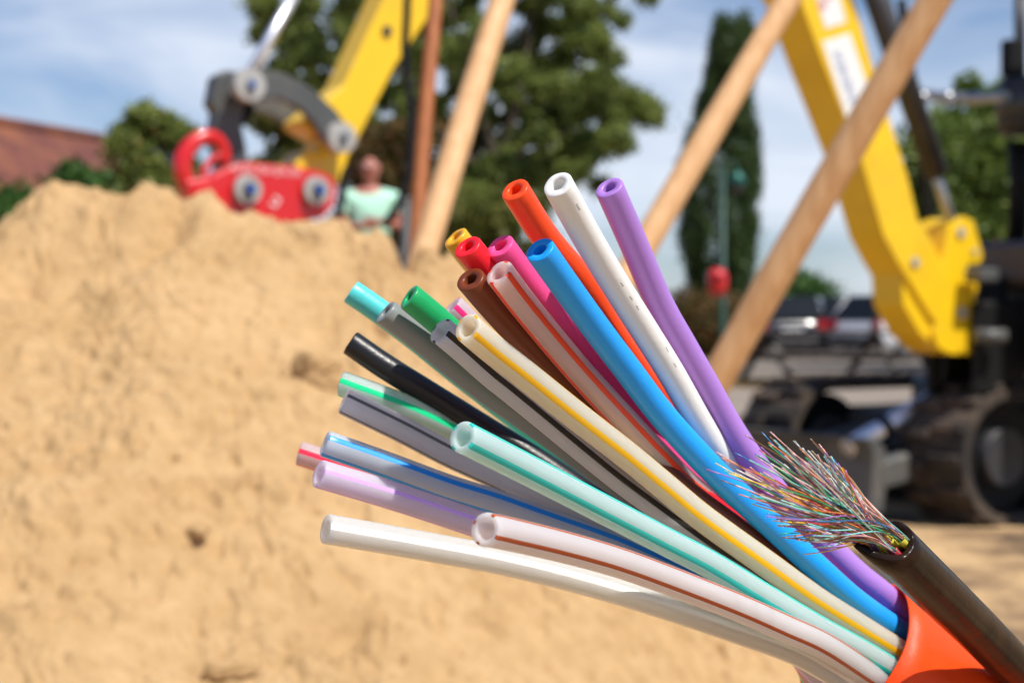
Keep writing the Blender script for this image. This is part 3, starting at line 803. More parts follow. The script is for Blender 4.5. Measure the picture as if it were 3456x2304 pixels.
# ------------------------------------------------------------------ spades with long wooden handles
def spade(x1, y1, d1, x0, y0, d0, r, label, wood, cat='spade', blade_len=0.28):
    top = Q(x1, y1, d1); bot = Q(x0, y0, d0)
    dr = (top - bot).normalized()
    end = top + dr * 0.12; low = bot - dr * 0.17
    root = empty('spade', low); tag(root, label, cat, 'spades stuck in the sand')
    q = MB(); n = 26
    side = dr.cross(Vector((0, 1, 0))).normalized()
    q.tube([low.lerp(end, i / n) + side * 0.004 * math.sin(i / n * 3.1) for i in range(n + 1)], [r * (0.88 + .12 * math.sin(i / n * 3) + 0.01 * math.sin(i * 1.7)) for i in range(n + 1)], n=20)
    # rounded knob at the top
    h = q.build('handle', wood, root)
    kn = MB(); kn.ell(end, (r * 1.08, r * 1.08, r * 1.3)); kn.build('knob', wood, root)
    b = MB(); w = 0.085
    blade = []
    nrm = dr.cross(side).normalized()
    prof = [(-.6, 0), (.6, 0), (1, -.06), (1, -.20), (.75, -.26), (0, -.30), (-.75, -.26), (-1, -.20), (-1, -.06)]
    q2 = [low + side * (a * w) + dr * (c * blade_len / .30) for a, c in prof]
    b.prism(q2, nrm * 0.003); b.build('blade', M_STL, root)
    s_ = MB(); s_.tube([low - dr * 0.10, low + dr * 0.07], [r * .8, r * 1.12], n=16); s_.build('socket', M_STL, root)
    return root
spade(2150, 0, 2.20, 1532, 1082, 2.36, 0.0240, 'nearest thick pale wooden spade handle, rising to the top right corner', M_WOOD)
spade(1812, 0, 2.70, 1265, 948, 2.50, 0.0225, 'slimmer pale wooden spade handle right of the purple duct tip, crossing the cypress', M_WOOD)
spade(1157, 0, 2.75, 985, 560, 2.56, 0.0225, 'sunlit pale wooden spade handle in front of the big tree', M_WOOD)
spade(1003, 0, 3.2, 958, 560, 3.05, 0.0150, 'darker reddish brown wooden spade handle beside the black hose', M_WOOD2)
# burned mark on one handle
# grey steel post behind the ridge
gp = MB(); a_ = Q(935, 460, 3.3); g_ = Vector((a_.x, a_.y, 0)); gp.tube([g_, Vector((a_.x, a_.y, a_.z))], 0.012, n=14); gp.ell(Vector((a_.x, a_.y, a_.z)), (.014, .014, .008))
tag(gp.build('steel_post', M_GRY), 'short grey steel post behind the notch in the sand ridge', 'post')

# ------------------------------------------------------------------ excavator
HB = Vector((-0.837, -0.547, 0)).normalized()             # reach of the arm, level
NB = Vector((-HB.y, HB.x, 0)); NB = NB if NB.y < 0 else -NB  # side of the arm that faces the camera
B0 = Q(2205, 737, 7.0)
exc = empty('excavator', Vector((B0.x + 0.8, B0.y + .8, 0)))
tag(exc, 'yellow and grey tracked excavator whose arm reaches over the sand heap', 'excavator')
def arm_plate(pix, name, m, off=0.0, thick=0.19, parent=None, bev=0.006, p0=B0):
    """outline seen in the photograph laid on the arm's own side plane, given its real thickness"""
    pp = p0 + NB * off
    poly = [on_plane(x, y, pp, NB) for x, y in pix]
    q = MB(); q.prism(poly, -NB * thick)
    return q.build(name, m, parent or exc, bevel=bev)
def disc(px, py, r, off, t, name, m, parent=None, p0=B0, hole=None):
    c = on_plane(px, py, p0 + NB * off, NB)
    q = MB(); q.tube([c, c + NB * t], [r, r * 0.94], n=28); o = q.build(name, m, parent or exc)
    return c + NB * t, o
T0 = Q(705, 340, 5.2)                                      # the arm plane at the far end: same plane
# boom: side outline
boom = [(1330, -520), (1480, -560), (1660, -480), (1962, 0), (2006, 156), (2048, 288), (2085, 405), (2109, 507), (2137, 547), (2150, 575), (2163, 602), (2180, 519), (2196, 502), (2216, 497), (2237, 507),
        (2248, 547), (2256, 576), (2258, 594), (2250, 607), (2225, 607), (2222, 622), (2243, 640), (2247, 662), (2240, 680), (2240, 735), (2252, 745), (2250, 815), (2183, 814), (2156, 800), (2143, 765), (2150, 740), (2137, 725),
        (2062, 602), (2030, 542), (1978, 368), (1885, 130), (1838, 0), (1640, -330), (1500, -400), (1380, -400)]
o_boom = arm_plate(boom, 'boom', M_YEL, 0.0, 0.20)
PL = B0
# lower knuckle between the two side plates (black shade plate, boss)
arm_plate([(2115, 560), (2160, 545), (2175, 470 + 45), (2150, 500), (2128, 512)], 'cylinder_lug', M_YEL, -0.16, 0.04)
arm_plate([(2070, 620), (2137, 725), (2150, 800), (2115, 770), (2075, 700)], 'knuckle_web', M_YEL, -0.02, 0.176)
_, o_ = disc(2065, 672, 0.045, -0.235, 0.02, 'boss', M_YEL)
for (x, y, r) in [(2205, 530 + 4, .022), (2208, 718, .026), (2100, 602, 0.018 * 1.2), (2237, 578, .012)]:
    disc(x, y, r, 0.0, 0.012, 'pin', M_PIN)
# black plate standing in for the shade inside the lower boom's hollow
arm_plate([(2118, 640), (2150, 700), (2140, 745), (2112, 700)], 'pivot_shade_plate', M_BLK, -0.199, 0.012)
# stickers with print
def stick(quad, name, m, off=0.002, parent=None, thick=0.002):
    return arm_plate(quad, name, m, off, thick, parent, bev=0)
s1 = stick([(1866, -40), (1920, -40), (1943, 52), (1896, 66)], 'sticker', M_WHT, parent=o_boom)
s2 = stick([(1889, 96), (1952, 76), (1990, 190), (1988, 222), (1947, 278)], 'sticker', M_WHT, parent=o_boom)
def strokes(x0, y0, x1, y1, n, h, name, m, parent, off=0.0045, lean=0):
    q = MB(); pp = B0 + NB * off; dx, dy = (x1 - x0) / n, (y1 - y0) / n; L = math.hypot(x1 - x0, y1 - y0); ux, uy = (x1 - x0) / L, (y1 - y0) / L; vx, vy = -uy, ux
    for k in range(n):
        cx, cy = x0 + dx * (k + .5), y0 + dy * (k + .5); w = L / n * .62; hh = h * (.8 + .2 * ((k * 7) % 3))
        def pl(a, b, c, d):
            poly = [on_plane(cx + ux * s * w + vx * t * hh, cy + uy * s * w + vy * t * hh, pp, NB) for s, t in ((a, b), (c, b), (c, d), (a, d))]
            q.prism(poly, -NB * 0.001)
        pl(-.5, -.5, -.3, .5)
        if k % 3 != 1: pl(.3, -.5, .5, .5)
        if k % 2: pl(-.3, -.5, .3, -.3)
        else: pl(-.3, .3, .3, .5)
    o = q.build(name, m, parent); return o
strokes(1885, 22, 1908, -30, 0 or 4, 20, 'red_lettering', M_INKR, o_boom)
strokes(1921, 118, 1962, 236, 9, 15, 'blue_lettering', M_INKB, o_boom)
# boom cylinder and rod on the far side / behind the boom
cy_off = Vector((0.05, 0.16, 0))
def rod(p, q_, r, name, m, n=20, parent=None):
    k = MB(); k.tube([p, q_], r, n=n); return k.build(name, m, parent or exc)
rod(Q(1960, -160, 6.55), Q(2152, 400, 6.95), 0.052, 'boom_cylinder', M_DGR)
rod(Q(2140, 372, 6.92), Q(2195, 545, 7.02), 0.024, 'cylinder_rod', M_STL)
hz = MB(); hz.tube([tuple(p) for p in smooth_path([tuple(Q(2070, 0, 7.1)), tuple(Q(2090, 150, 7.1)), tuple(Q(2112, 300, 7.15)), tuple(Q(2130, 480, 7.2)), tuple(Q(2150, 600, 7.2))], 24)], 0.022, n=10)
hz.build('hydraulic_hose', M_BLK, exc)
# dipper (far left)
SH = 36
dip = [(1330 - 320, -470), (1240, -470), (1012, -8), (985, 40), (945, 98), (934, 118), (910, 148), (865, 235), (820, 324), (800, 360), (785, 418), (745, 432), (700, 405), (676, 378), (706, 344), (735, 350), (748, 320), (700, 292), (694, 275), (790, 195), (880, 0), (1010, -300)]
dip = [(x + (SH if (x, y) in [(790, 195), (880, 0), (1010, -300)] else 0) * 0, y) for x, y in dip]
o_dip = arm_plate(dip, 'dipper', M_YEL, 0.0, 0.15)
disc(888, 72, 0.018, 0, .01, 'bolt', M_DGR, o_dip)
# rocker link and coupler link in grey, one plate on each side
link_o = [(540, 178), (560, 160), (600, 158), (660, 172), (720, 205), (775, 255), (805, 300), (805, 335), (770, 345), (742, 318), (725, 285), (690, 248), (640, 226), (590, 232), (555, 235)]
arm_plate(link_o, 'rocker_link', M_GRY, 0.07, 0.035)
link_i = [(x + 2, y + 36) for x, y in link_o if True]
link_i = [(560, 200), (600, 205), (650, 228), (700, 262), (735, 310), (700, 322), (680, 300), (640, 268), (590, 252), (560, 240)]
arm_plate([(x - 6, y + 2) for x, y in link_i], 'rocker_link', M_GRY, -0.17, 0.035)
cl = [(498, 172), (520, 160), (560, 168), (575, 210), (560, 250), (556, 290), (568, 345), (575, 400), (545, 425), (510, 395), (500, 330), (494, 290), (500, 255), (486, 235), (492, 205)]
arm_plate(cl, 'coupler_link', M_GRY, 0.0, 0.05)
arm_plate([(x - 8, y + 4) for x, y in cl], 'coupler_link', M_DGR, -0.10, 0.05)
arm_plate([(530, 225), (580, 232), (590, 258), (563, 290), (545, 270)], 'link_web', M_BLK, -0.01, 0.12)
for (x, y, r, cap_) in [(566, 198, 0.054, 1), (777, 318, 0.052, 0)]:
    p_, o_ = disc(x, y, r, 0.07, 0.035, 'link_pin', M_PIN)
    q = MB(); q.tube([p_, p_ + NB * .012], .018, n=18); q.build('pin_bolt', M_STL, o_)
    q = MB(); q.tube([p_ + NB * .012, p_ + NB * .02], .009, n=12); q.build('pin_cap', M_BLUE if cap_ else M_DGR, o_)
# dipper cylinder rod (chrome) up out of the picture
pA = on_plane(572, 172, B0 + NB * -0.03, NB); pB = Q(668, 2, (pA - CAMP).dot(FWD) + 0.19)
rod(pA, pA + (pB - pA) * 1.5, 0.0185, 'bucket_cylinder_rod', M_CHR)
pC = pA + (pB - pA) * 1.5
rod(pC, pC + (pB - pA).normalized() * 0.9 + Vector((0.1, 0, 0)), 0.04, 'bucket_cylinder', M_YEL)
# red quick coupler
red = [(452, 438), (492, 400), (520, 385), (545, 374), (580, 373), (690, 385), (735, 392), (765, 405), (776, 435), (768, 470), (745, 500), (640, 520), (500, 500), (460, 470)]
o_red = arm_plate(red, 'quick_coupler', M_RED, 0.09, 0.05, bev=0.01)
arm_plate([(x - 20, y + 3) for x, y in red], 'quick_coupler_plate', M_RED, -0.16, 0.05, bev=0.01)
arm_plate([(470, 440), (760, 420), (745, 490), (480, 480)], 'coupler_core', M_RED, 0.03, 0.18)
hook_c = [(516, 364), (514, 343), (500, 322), (478, 314), (452, 322), (430, 345), (418, 375), (422, 408), (438, 432), (470, 428), (505, 410)]
hq = MB(); hp = [tuple(on_plane(x, y, B0 + NB * 0.03, NB)) for x, y in hook_c]
hq.tube([Vector(p) for p in smooth_path(hp, 40)], [0.019 + 0.010 * min(1, i / 20) for i in range(40)], n=16); hq.ell(hp[0], (.021, .021, .021))
hq.build('lifting_hook', M_RED, exc)
kp = MB(); kk = [tuple(on_plane(x, y, B0 + NB * 0.03, NB)) for x, y in [(514, 352), (492, 362), (470, 388), (462, 405)]]
kp.tube([Vector(p) for p in smooth_path(kk, 10)], 0.010, n=10); kp.build('hook_latch', M_RED, exc)
arm_plate([(424, 415), (520, 396), (560, 405), (440, 468)], 'hook_base', M_RED, 0.07, 0.09, bev=0.01)
for (x, y, r) in [(566, 436, 0.047), (724, 438, 0.047)]:
    p_, o_ = disc(x, y, r, 0.10, 0.02, 'coupler_pin', M_PIN)
    q = MB(); q.tube([p_, p_ + NB * .014], .021, n=18); q.build('pin_bolt', M_DGR, o_)
    q = MB(); q.tube([p_ + NB * .014, p_ + NB * .02], .012, n=12); q.build('pin_cap', M_BLUE, o_)
strokes(532, 386, 692, 398, 13, 15, 'white_lettering', M_WPR, o_red, off=0.0925)
strokes(622, 478, 642, 448, 1, 22, 'white_lettering', M_WPR, o_red, off=0.0925)
# hoses hanging from the dipper
for pts_ in ([(938, -60), (934, 40), (930, 130), (940, 210), (945, 300), (938, 400), (915, 470), (880, 520)],
             [(800, 385), (790, 410), (785, 450), (776, 500)]):
    hz = MB(); hz.tube([Vector(p) for p in smooth_path([tuple(Q(x, y, 4.75)) for x, y in pts_], 30)], 0.0125, n=10); hz.build('hydraulic_hose', M_BLK, exc)
# house, cab and undercarriage : machine axes
FX = Vector((-0.85, -0.53, 0)).normalized(); LX = Vector((-FX.y, FX.x, 0))
LX = LX if LX.y < 0 else -LX                              # LX towards the camera
UC = Vector((0, 0, 1)); AX = (FX, LX, UC)
near_front = GR(2175, 1212); near_front = Vector((near_front.x, near_front.y, 0))
def track(front_c, name):
    """front_c: point on ground under the front roller, centre line"""
    R = 0.30; Lg = 1.9; W = 0.38
    c1 = front_c + UC * R; c2 = c1 - FX * Lg
    o = empty('x', (0, 0, 0)); bpy.data.objects.remove(o)
    q = MB(); n = 20
    loop = []
    for k in range(n + 1):
        a = -math.pi / 2 + math.pi * k / n; loop.append(c1 + FX * math.cos(a) * R + UC * math.sin(a) * R)
    for k in range(n + 1):
        a = math.pi / 2 + math.pi * k / n; loop.append(c2 + FX * math.cos(a) * R + UC * math.sin(a) * R)
    m = len(loop); cen = (c1 + c2) / 2
    inner = []
    for p in loop:
        f = max(-Lg / 2, min(Lg / 2, (p - cen).dot(FX))); base = cen + FX * f; inner.append(base + (p - base) * 0.86)
    for k in range(m):
        a, b = loop[k], loop[(k + 1) % m]; c, d = inner[(k + 1) % m], inner[k]
        v = [x + LX * s for s in (W / 2, -W / 2) for x in (a, b, c, d)]
        q.add(v, [[0, 1, 2, 3], [7, 6, 5, 4], [0, 4, 5, 1], [3, 2, 6, 7]])
    # lugs
    per = []
    for k in range(m):
        a, b = loop[k], loop[(k + 1) % m]; nn = max(1, int((b - a).length / 0.12 + .5)) if (b - a).length > .1 else 0
        if nn == 0:
            if k % 3 == 0: per.append(((a + b) / 2, (b - a).normalized()))
        else:
            for j in range(nn): per.append((a.lerp(b, (j + .5) / nn), (b - a).normalized()))
    for i, (p, t) in enumerate(per):
        f = max(-Lg / 2, min(Lg / 2, (p - cen).dot(FX))); nrm = (p - (cen + FX * f)).normalized()
        for s in (-1, 1):
            q.box(p + nrm * 0.012 + LX * s * W * .24 + t * 0.02 * s, (0.05, W * .46, 0.035), (t, LX, nrm), bev=0.008)
    tr = q.build(name, M_TRK, exc)
    q = MB(); q.tube([c1 + LX * W * .30, c1 - LX * W * .30], R * .80, n=28); w0 = q.build('idler_wheel', M_BLK, exc)
    q = MB(); q.tube([c1 + LX * W * .44, c1 + LX * W * .2], R * .42, n=24); q.build('hub', M_DGR, w0)
    q = MB(); q.tube([c2 + LX * W * .42, c2 - LX * W * .42], R * .78, n=28); q.build('drive_sprocket', M_GRY, exc)
    q = MB(); q.box(cen - FX * .1 + UC * 0.0, (Lg * .62, W * .6, R * 1.0), AX, bev=.03); q.build('track_frame', M_GRY, exc)
    for k in range(3):
        q = MB(); cc = cen + FX * (Lg * (-.28 + .28 * k)) - UC * R * .62; q.tube([cc + LX * W * .4, cc - LX * W * .4], 0.07, n=16); q.build('track_roller', M_DGR, exc)
track(near_front - FX * 0.30 - LX * 0.1, 'rubber_track')
track(near_front - FX * 0.30 - LX * 1.2, 'rubber_track')
mid = near_front - LX * 0.69 - FX * 1.1
q = MB(); q.box(mid + UC * .36, (1.3, 1.0, .22), AX, bev=.04); q.tube([mid + UC * .45, mid + UC * .62], .42, n=28); q.build('undercarriage_frame', M_GRY, exc)
# dozer blade with arms in front of the tracks
bl = near_front - LX * 0.62 + FX * 0.20
q = MB(); prof = [(-.02, .06), (0.07, .06), (0.05, .16), (0.04, .28), (0.05, .34), (0.08, .385), (0.02, .385), (-.03, .34), (-.045, .26), (-.03, .14)]
q.prism([bl + FX * a + UC * b + LX * 0.42 for a, b in prof], -LX * 1.2); q.build('dozer_blade', M_GRY, exc, bevel=.006)
for s in (-.38, .38):
    q = MB(); a = bl + LX * s + UC * .22; b = bl - FX * .75 + LX * s + UC * .34
    q.box((a + b) / 2, ((a - b).length, .09, .13), ((a - b).normalized(), LX, (a - b).normalized().cross(LX)), bev=.015); q.build('blade_arm', M_GRY, exc)
ca = Q(1945, 1030, 7.15); cb = Q(2190, 888, 7.395)
rod(ca, cb, 0.042, 'blade_cylinder_rod', M_CHR); rod(ca.lerp(cb, .30), ca.lerp(cb, .36), 0.058, 'rod_clamp', M_BLK); rod(ca.lerp(cb, .84), cb, 0.052, 'blade_cylinder', M_GRY)
# swing post holding the boom foot, house and cab
q = MB(); sp = B0 - HB * 0.12 - NB * 0.10
for s in (-.13, .13): q.box(sp + NB * s - UC * 0.12 - HB * .10, (.34, .05, .42), (HB, NB, UC), bev=.02)
q.tube([sp - HB * .2 - UC * .36, sp - HB * .2 + UC * .2], .07, n=20); q.build('swing_post', M_BLK, exc)
hs = B0 - HB * 0.35
H1 = (HB, NB, UC)
q = MB()
q.box(hs - HB * 0.85 + UC * -0.02 + NB * 0.05, (1.5, 1.5, .42), H1, bev=.05); q.build('engine_house', M_DGR, exc)
q = MB(); q.box(hs - HB * 0.12 + UC * 0.26 + NB * .12, (.28, 1.0, .20), H1, bev=.03); q.build('front_cover', mat('plum_grey_panel', (0.085, 0.075, 0.085), rough=.5), exc)
q = MB(); q.box(hs - HB * 0.02 - UC * 0.30 + NB * .28, (.14, .14, .62), H1, bev=.02); q.build('house_bracket', M_GRY, exc)
# cab frame
cabc = hs - HB * .62 + NB * .62
for (f, s) in ((.5, -.42), (.5, .42), (-.5, -.42), (-.5, .42)):
    q = MB(); p = cabc + HB * f + NB * s; q.box(p + UC * .9, (.07, .07, 1.5), H1, bev=.015); q.build('cab_pillar', M_DGR, exc)
q = MB(); q.box(cabc + UC * 1.68, (1.15, .98, .09), H1, bev=.03); q.build('cab_roof', M_DGR, exc)
q = MB(); q.box(cabc + UC * .02, (1.1, .95, .5), H1, bev=.03); q.build('cab_base', M_DGR, exc)
for nm_, c_, sz_ in (('cab_window', cabc + HB * .5 + UC * .95, (.012, .76, 1.35)), ('cab_window', cabc + NB * .42 + UC * .95, (.9, .012, 1.35))):
    q = MB(); q.box(c_, sz_, H1, bev=.002)
    g, t, b = new_mat('cab_glass'); b.inputs['Base Color'].default_value = (.8, .9, .88, 1); b.inputs['Roughness'].default_value = 0.02; b.inputs['Transmission Weight'].default_value = 1; b.inputs['IOR'].default_value = 1.02
    q.build(nm_, g, exc)
q = MB(); q.box(cabc + UC * .45 - HB * .1, (.45, .5, .14), H1, bev=.04); q.box(cabc + UC * .8 - HB * .3, (.14, .48, .6), H1, bev=.05); q.build('seat', M_BLK, exc)
# work lamp, filter drum and hand rail at the right edge
dr_ = Q(2345, 245, 7.5)
q = MB(); q.tube([dr_ - UC * .13, dr_ - UC * .05, dr_ + UC * .05, dr_ + UC * .13], [.10, .112, .112, .09], n=24); q.build('air_filter', M_DGR, exc)
q = MB(); q.tube([dr_ - UC * .045, dr_ + UC * .05], .116, n=24); q.build('filter_band', M_GRY, exc)
q = MB(); q.box(Q(2325, 135, 7.5), (.10, .07, .17), H1, bev=.01); q.build('work_lamp', M_BLK, exc)
q = MB(); q.tube([Q(2343, -40, 7.6), Q(2343, 210, 7.6)], .028, n=14); q.build('exhaust_pipe', M_DGR, exc)
q = MB(); q.tube([Q(2350, 330, 7.6), Q(2343, 420, 7.6), Q(2335, 560, 7.6)], [.075, .05, .045], n=16); q.build('lever_boot', M_BLK, exc)
rail = [Q(2100, 214, 7.6), Q(2160, 222, 7.5), Q(2230, 226, 7.4), Q(2310, 222, 7.2)]
q = MB(); q.tube([Vector(p) for p in smooth_path([tuple(p) for p in rail], 20)], .026, n=12); q.build('hand_rail', M_STL, exc)
for x in (2118, 2176, 2244):
    q = MB(); q.ell(Q(x, 226, 7.4), (.035, .035, .035)); q.build('rail_clamp', M_STL, exc)
# second bracket block seen beside the boom foot
q = MB(); q.box(Q(2255, 632, 6.95), (.12, .1, .06), H1, bev=.01); q.build('mount_lug', M_GRY, exc)
q = MB(); q.tube([Q(2238, 770, 6.95), Q(2310, 772, 6.95)], .032, n=14); q.build('swing_pin', M_GRY, exc)
# ------------------------------------------------------------------ trees, hedge, shrubs
def leaves(name, centres, radii, counts, size, m, parent=None, loose=0.25):
    """many separate small leaves, gathered in clumps"""
    V = []
    for c, r, n in zip(centres, radii, counts):
        u = rng.normal(size=(n, 3)); u /= np.linalg.norm(u, axis=1)[:, None]
        rad = np.where(rng.random(n) < .75, rng.random(n) ** 0.45, 1 + np.abs(rng.normal(0, loose, n))) if loose else rng.random(n) ** 0.45
        V.append(np.array(c) + u * rad[:, None] * np.array(r))
    V = np.vstack(V); n = len(V)
    a = rng.normal(size=(n, 3)); a /= np.linalg.norm(a, axis=1)[:, None]
    b = rng.normal(size=(n, 3)); b -= a * (a * b).sum(1)[:, None]; b /= np.linalg.norm(b, axis=1)[:, None]
    s = size * rng.uniform(.6, 1.3, n)[:, None]
    q = np.stack([V - a * s, V + b * s * .5, V + a * s, V - b * s * .5], 1).reshape(-1, 3)
    me = raw_mesh(name, q, np.arange(n * 4).reshape(n, 4), m)
    return link(name, me, parent)
def limb(q, p, e, r0, r1, n=6, wob=.08):
    p = Vector(p); e = Vector(e); L = (e - p).length
    pts = [p.lerp(e, i / n) + Vector((random.gauss(0, wob * L * .15), random.gauss(0, wob * L * .15), 0)) * (1 if 0 < i < n else 0) for i in range(n + 1)]
    q.tube(pts, [r0 + (r1 - r0) * i / n for i in range(n + 1)], n=8)
M_BARK = mat('bark', (0.085, 0.062, 0.045), rough=0.9, noise=0.3, nscale=8, bump=0.6, bscale=14)
L_DK = leaf_mat('leaf_dark', (0.080, 0.135, 0.032), (0.32, 0.36, 0.085), 0.45)
L_MID = leaf_mat('leaf_mid', (0.07, 0.13, 0.022), (0.20, 0.25, 0.05))
L_CYP = leaf_mat('leaf_cypress', (0.030, 0.068, 0.020), (0.10, 0.145, 0.038), 0.3)
L_OLV = leaf_mat('leaf_olive', (0.07, 0.11, 0.018), (0.22, 0.20, 0.045))
L_BRN = leaf_mat('leaf_reddish', (0.06, 0.075, 0.018), (0.20, 0.10, 0.035))
L_HDG = leaf_mat('leaf_hedge', (0.035, 0.095, 0.018), (0.09, 0.18, 0.035))
BERRY = mat('berries', (0.30, 0.09, 0.04), rough=0.4)

# big broad-leaved tree: boughs with clumps, sky showing through
D = 19.0
tb = Q(1190, 700, D); base = Vector((tb.x, D, 0)); root = empty('leafy_tree', base)
tag(root, 'big broad-leaved tree with sky showing between its boughs, behind the pale spade handles', 'tree')
clumps = []
outline = [(640, 30), (700, 80), (660, 130), (690, 170), (760, 60), (820, 30), (760, 150), (900, 40), (960, 60), (1000, 20), (1060, 50), (1120, 10), (1190, 50), (1260, 10), (1330, 30), (1385, 60),
           (1300, 90), (1240, 110), (1180, 120), (1110, 110), (1050, 130), (980, 130), (870, 130), (800, 220), (840, 190), (920, 200), (1380, 130), (1330, 170), (1280, 190), (1220, 200), (1150, 190), (1080, 210),
           (1350, 220), (1400, 215), (1450, 210), (1480, 225), (1420, 245), (1300, 260), (1360, 280), (1240, 265), (1180, 260), (1110, 290), (1340, 320), (1290, 330), (1230, 320), (1310, 375), (1350, 380), (1260, 385),
           (1200, 370), (1150, 360), (1090, 370), (1110, 420), (1160, 440), (1220, 430), (1060, 440), (1010, 430), (900, 280), (880, 330), (950, 330), (930, 260), (1010, 250), (870, 390), (1080, 500), (1140, 490), (620, 10), (650, 70),
           (1130, -60), (1250, -70), (1010, -60), (880, -50), (1370, -40), (760, -40), (660, -50), (1180, -130), (1040, -150), (900, -140), (1300, -140), (780, -120), (1120, -220), (980, -220), (1060, 300), (840, 90)]
cen, rad, cnt = [], [], []
for (x, y) in outline:
    dd = D + random.uniform(-1.3, 1.5)
    p = Q(x + random.uniform(-10, 10), y + random.uniform(-8, 8), dd)
    for k in range(4):
        o_ = Vector((random.gauss(0, .19), random.gauss(0, .4), random.gauss(0, .14)))
        r_ = random.uniform(.07, .19)
        cen.append(tuple(p + o_)); rad.append((r_ * 1.1, r_ * 1.2, r_ * .95)); cnt.append(int(700 * r_ ** 1.3 / .14))
leaves('crown', cen, rad, cnt, 0.042, L_DK, root)
q = MB(); top = Q(1170, 60, D); limb(q, base, Q(1150, 420, D), .16, .12, 8); q.build('trunk', M_BARK, root)
fork = Q(1150, 420, D)
for (x, y) in [(1180, 60), (1350, 130), (1450, 220), (1000, 80), (840, 100), (660, 60), (1300, 340), (900, 300), (1250, -80), (980, -140), (1110, 420)]:
    q = MB(); e = Q(x, y, D + random.uniform(-.6, .6)); m_ = fork.lerp(e, .45) + Vector((0, 0, .12)); limb(q, fork, m_, .07, .045, 5); limb(q, m_, e, .045, .012, 6)
    for k in range(3):
        st = m_.lerp(e, random.uniform(.1, .7)); limb(q, st, st + Vector((random.gauss(0, .3), random.gauss(0, .3), random.uniform(0, .35))), .018, .006, 4)
    q.build('bough', M_BARK, root)

def bush(name, base_pt, boxes, lf, label, cat, group=None, size=.05, dens=1.0, berries=0):
    root = empty(name, base_pt); tag(root, label, cat, group)
    cen, rad, cnt = [], [], []
    for (x0, x1, yt, yb, d, r) in boxes:
        n = max(6, int(abs(x1 - x0) * abs(yb - yt) / 2300))
        for k in range(n):
            x = random.uniform(x0, x1); y = yt + (yb - yt) * random.random() ** .8
            cen.append(tuple(Q(x, y, d + random.gauss(0, r * .5)))); rr = r * random.uniform(.55, 1.1); rad.append((rr, rr, rr * .8)); cnt.append(int(420 * dens * (rr / size / 6) ** 1.2) + 60)
    leaves('foliage', cen, rad, cnt, size, lf, root)
    q = MB()
    for k in range(5):
        e = Vector(cen[random.randrange(len(cen))]); limb(q, base_pt + Vector((random.gauss(0, .1), random.gauss(0, .1), 0)), e, .04, .012, 5)
    q.build('stem', M_BARK, root)
    if berries:
        q = MB()
        for k in range(berries):
            i_ = random.randrange(len(cen)); c = Vector(cen[i_]); r_ = rad[i_][0]; u = Vector((random.gauss(0, 1), -abs(random.gauss(0, 1)), random.gauss(0, 1))).normalized()
            q.ell(c + u * r_ * .95, (.018, .018, .016), n=6, m=4)
        o = q.build('berries', BERRY, root); o['kind'] = 'stuff'
    return root
def gp_(x, d): p = Q(x, 737, d); return Vector((p.x, p.y, 0))
bush('hedge', gp_(120, 16), [(-60, 420, 450, 640, 16, .30), (-80, 60, 470, 640, 15.2, .3), (90, 290, 425, 480, 16.6, .22), (160, 280, 400, 480, 16.6, .2)], L_HDG, 'low green hedge below the red tiled roof at the far left', 'hedge', dens=1.5, size=.06)
bush('leafy_shrub', gp_(345, 14), [(285, 425, 310, 560, 14, .28), (300, 345, 262, 320, 14, .14), (375, 415, 285, 330, 14, .12), (290, 300, 290, 300, 14, .08)], L_DK, 'dark upright shrub with ragged top and rusty berries, left of the red hook', 'shrub', dens=1.3, size=.045, berries=60)
bush('leafy_shrub', gp_(650, 13), [(560, 700, 300, 500, 13.5, .24), (600, 690, 262, 310, 13.5, .13)], L_OLV, 'green and rusty shrub seen through the excavator links', 'shrub', dens=1.3, size=.045, berries=40)
bush('leafy_shrub', gp_(870, 15), [(800, 960, 310, 560, 15.5, .30)], L_BRN, 'reddish brown shrub behind the person in the light green shirt', 'shrub', dens=1.3, size=.05, berries=20)
bush('leafy_shrub', gp_(1120, 17), [(1000, 1240, 480, 720, 17, .30), (1240, 1440, 600, 760, 17, .3)], L_OLV, 'low olive shrubbery behind the red, pink and blue duct tips', 'shrub', dens=1.2, size=.05)
bush('leafy_shrub', gp_(1600, 22), [(1500, 1690, 655, 790, 22, .34)], L_BRN, 'low olive and rusty shrub at the foot of the cypress', 'shrub', dens=1.4, size=.05, berries=40)
bush('round_tree', gp_(1850, 54), [(1800, 1900, 625, 720, 54, .7), (1740, 1890, 665, 740, 54, .7)], L_HDG, 'small round green tree behind the dark parked cars', 'tree', 'trees beyond the car park', size=.10, dens=1.3)
bush('broad_tree', gp_(2230, 30), [(2140, 2340, 250, 640, 30, .8), (2220, 2340, 205, 260, 30, .45), (2140, 2330, 500, 720, 30, .8)], L_MID, 'broad green tree between the excavator boom and cab', 'tree', 'trees beyond the car park', size=.11, dens=1.3)
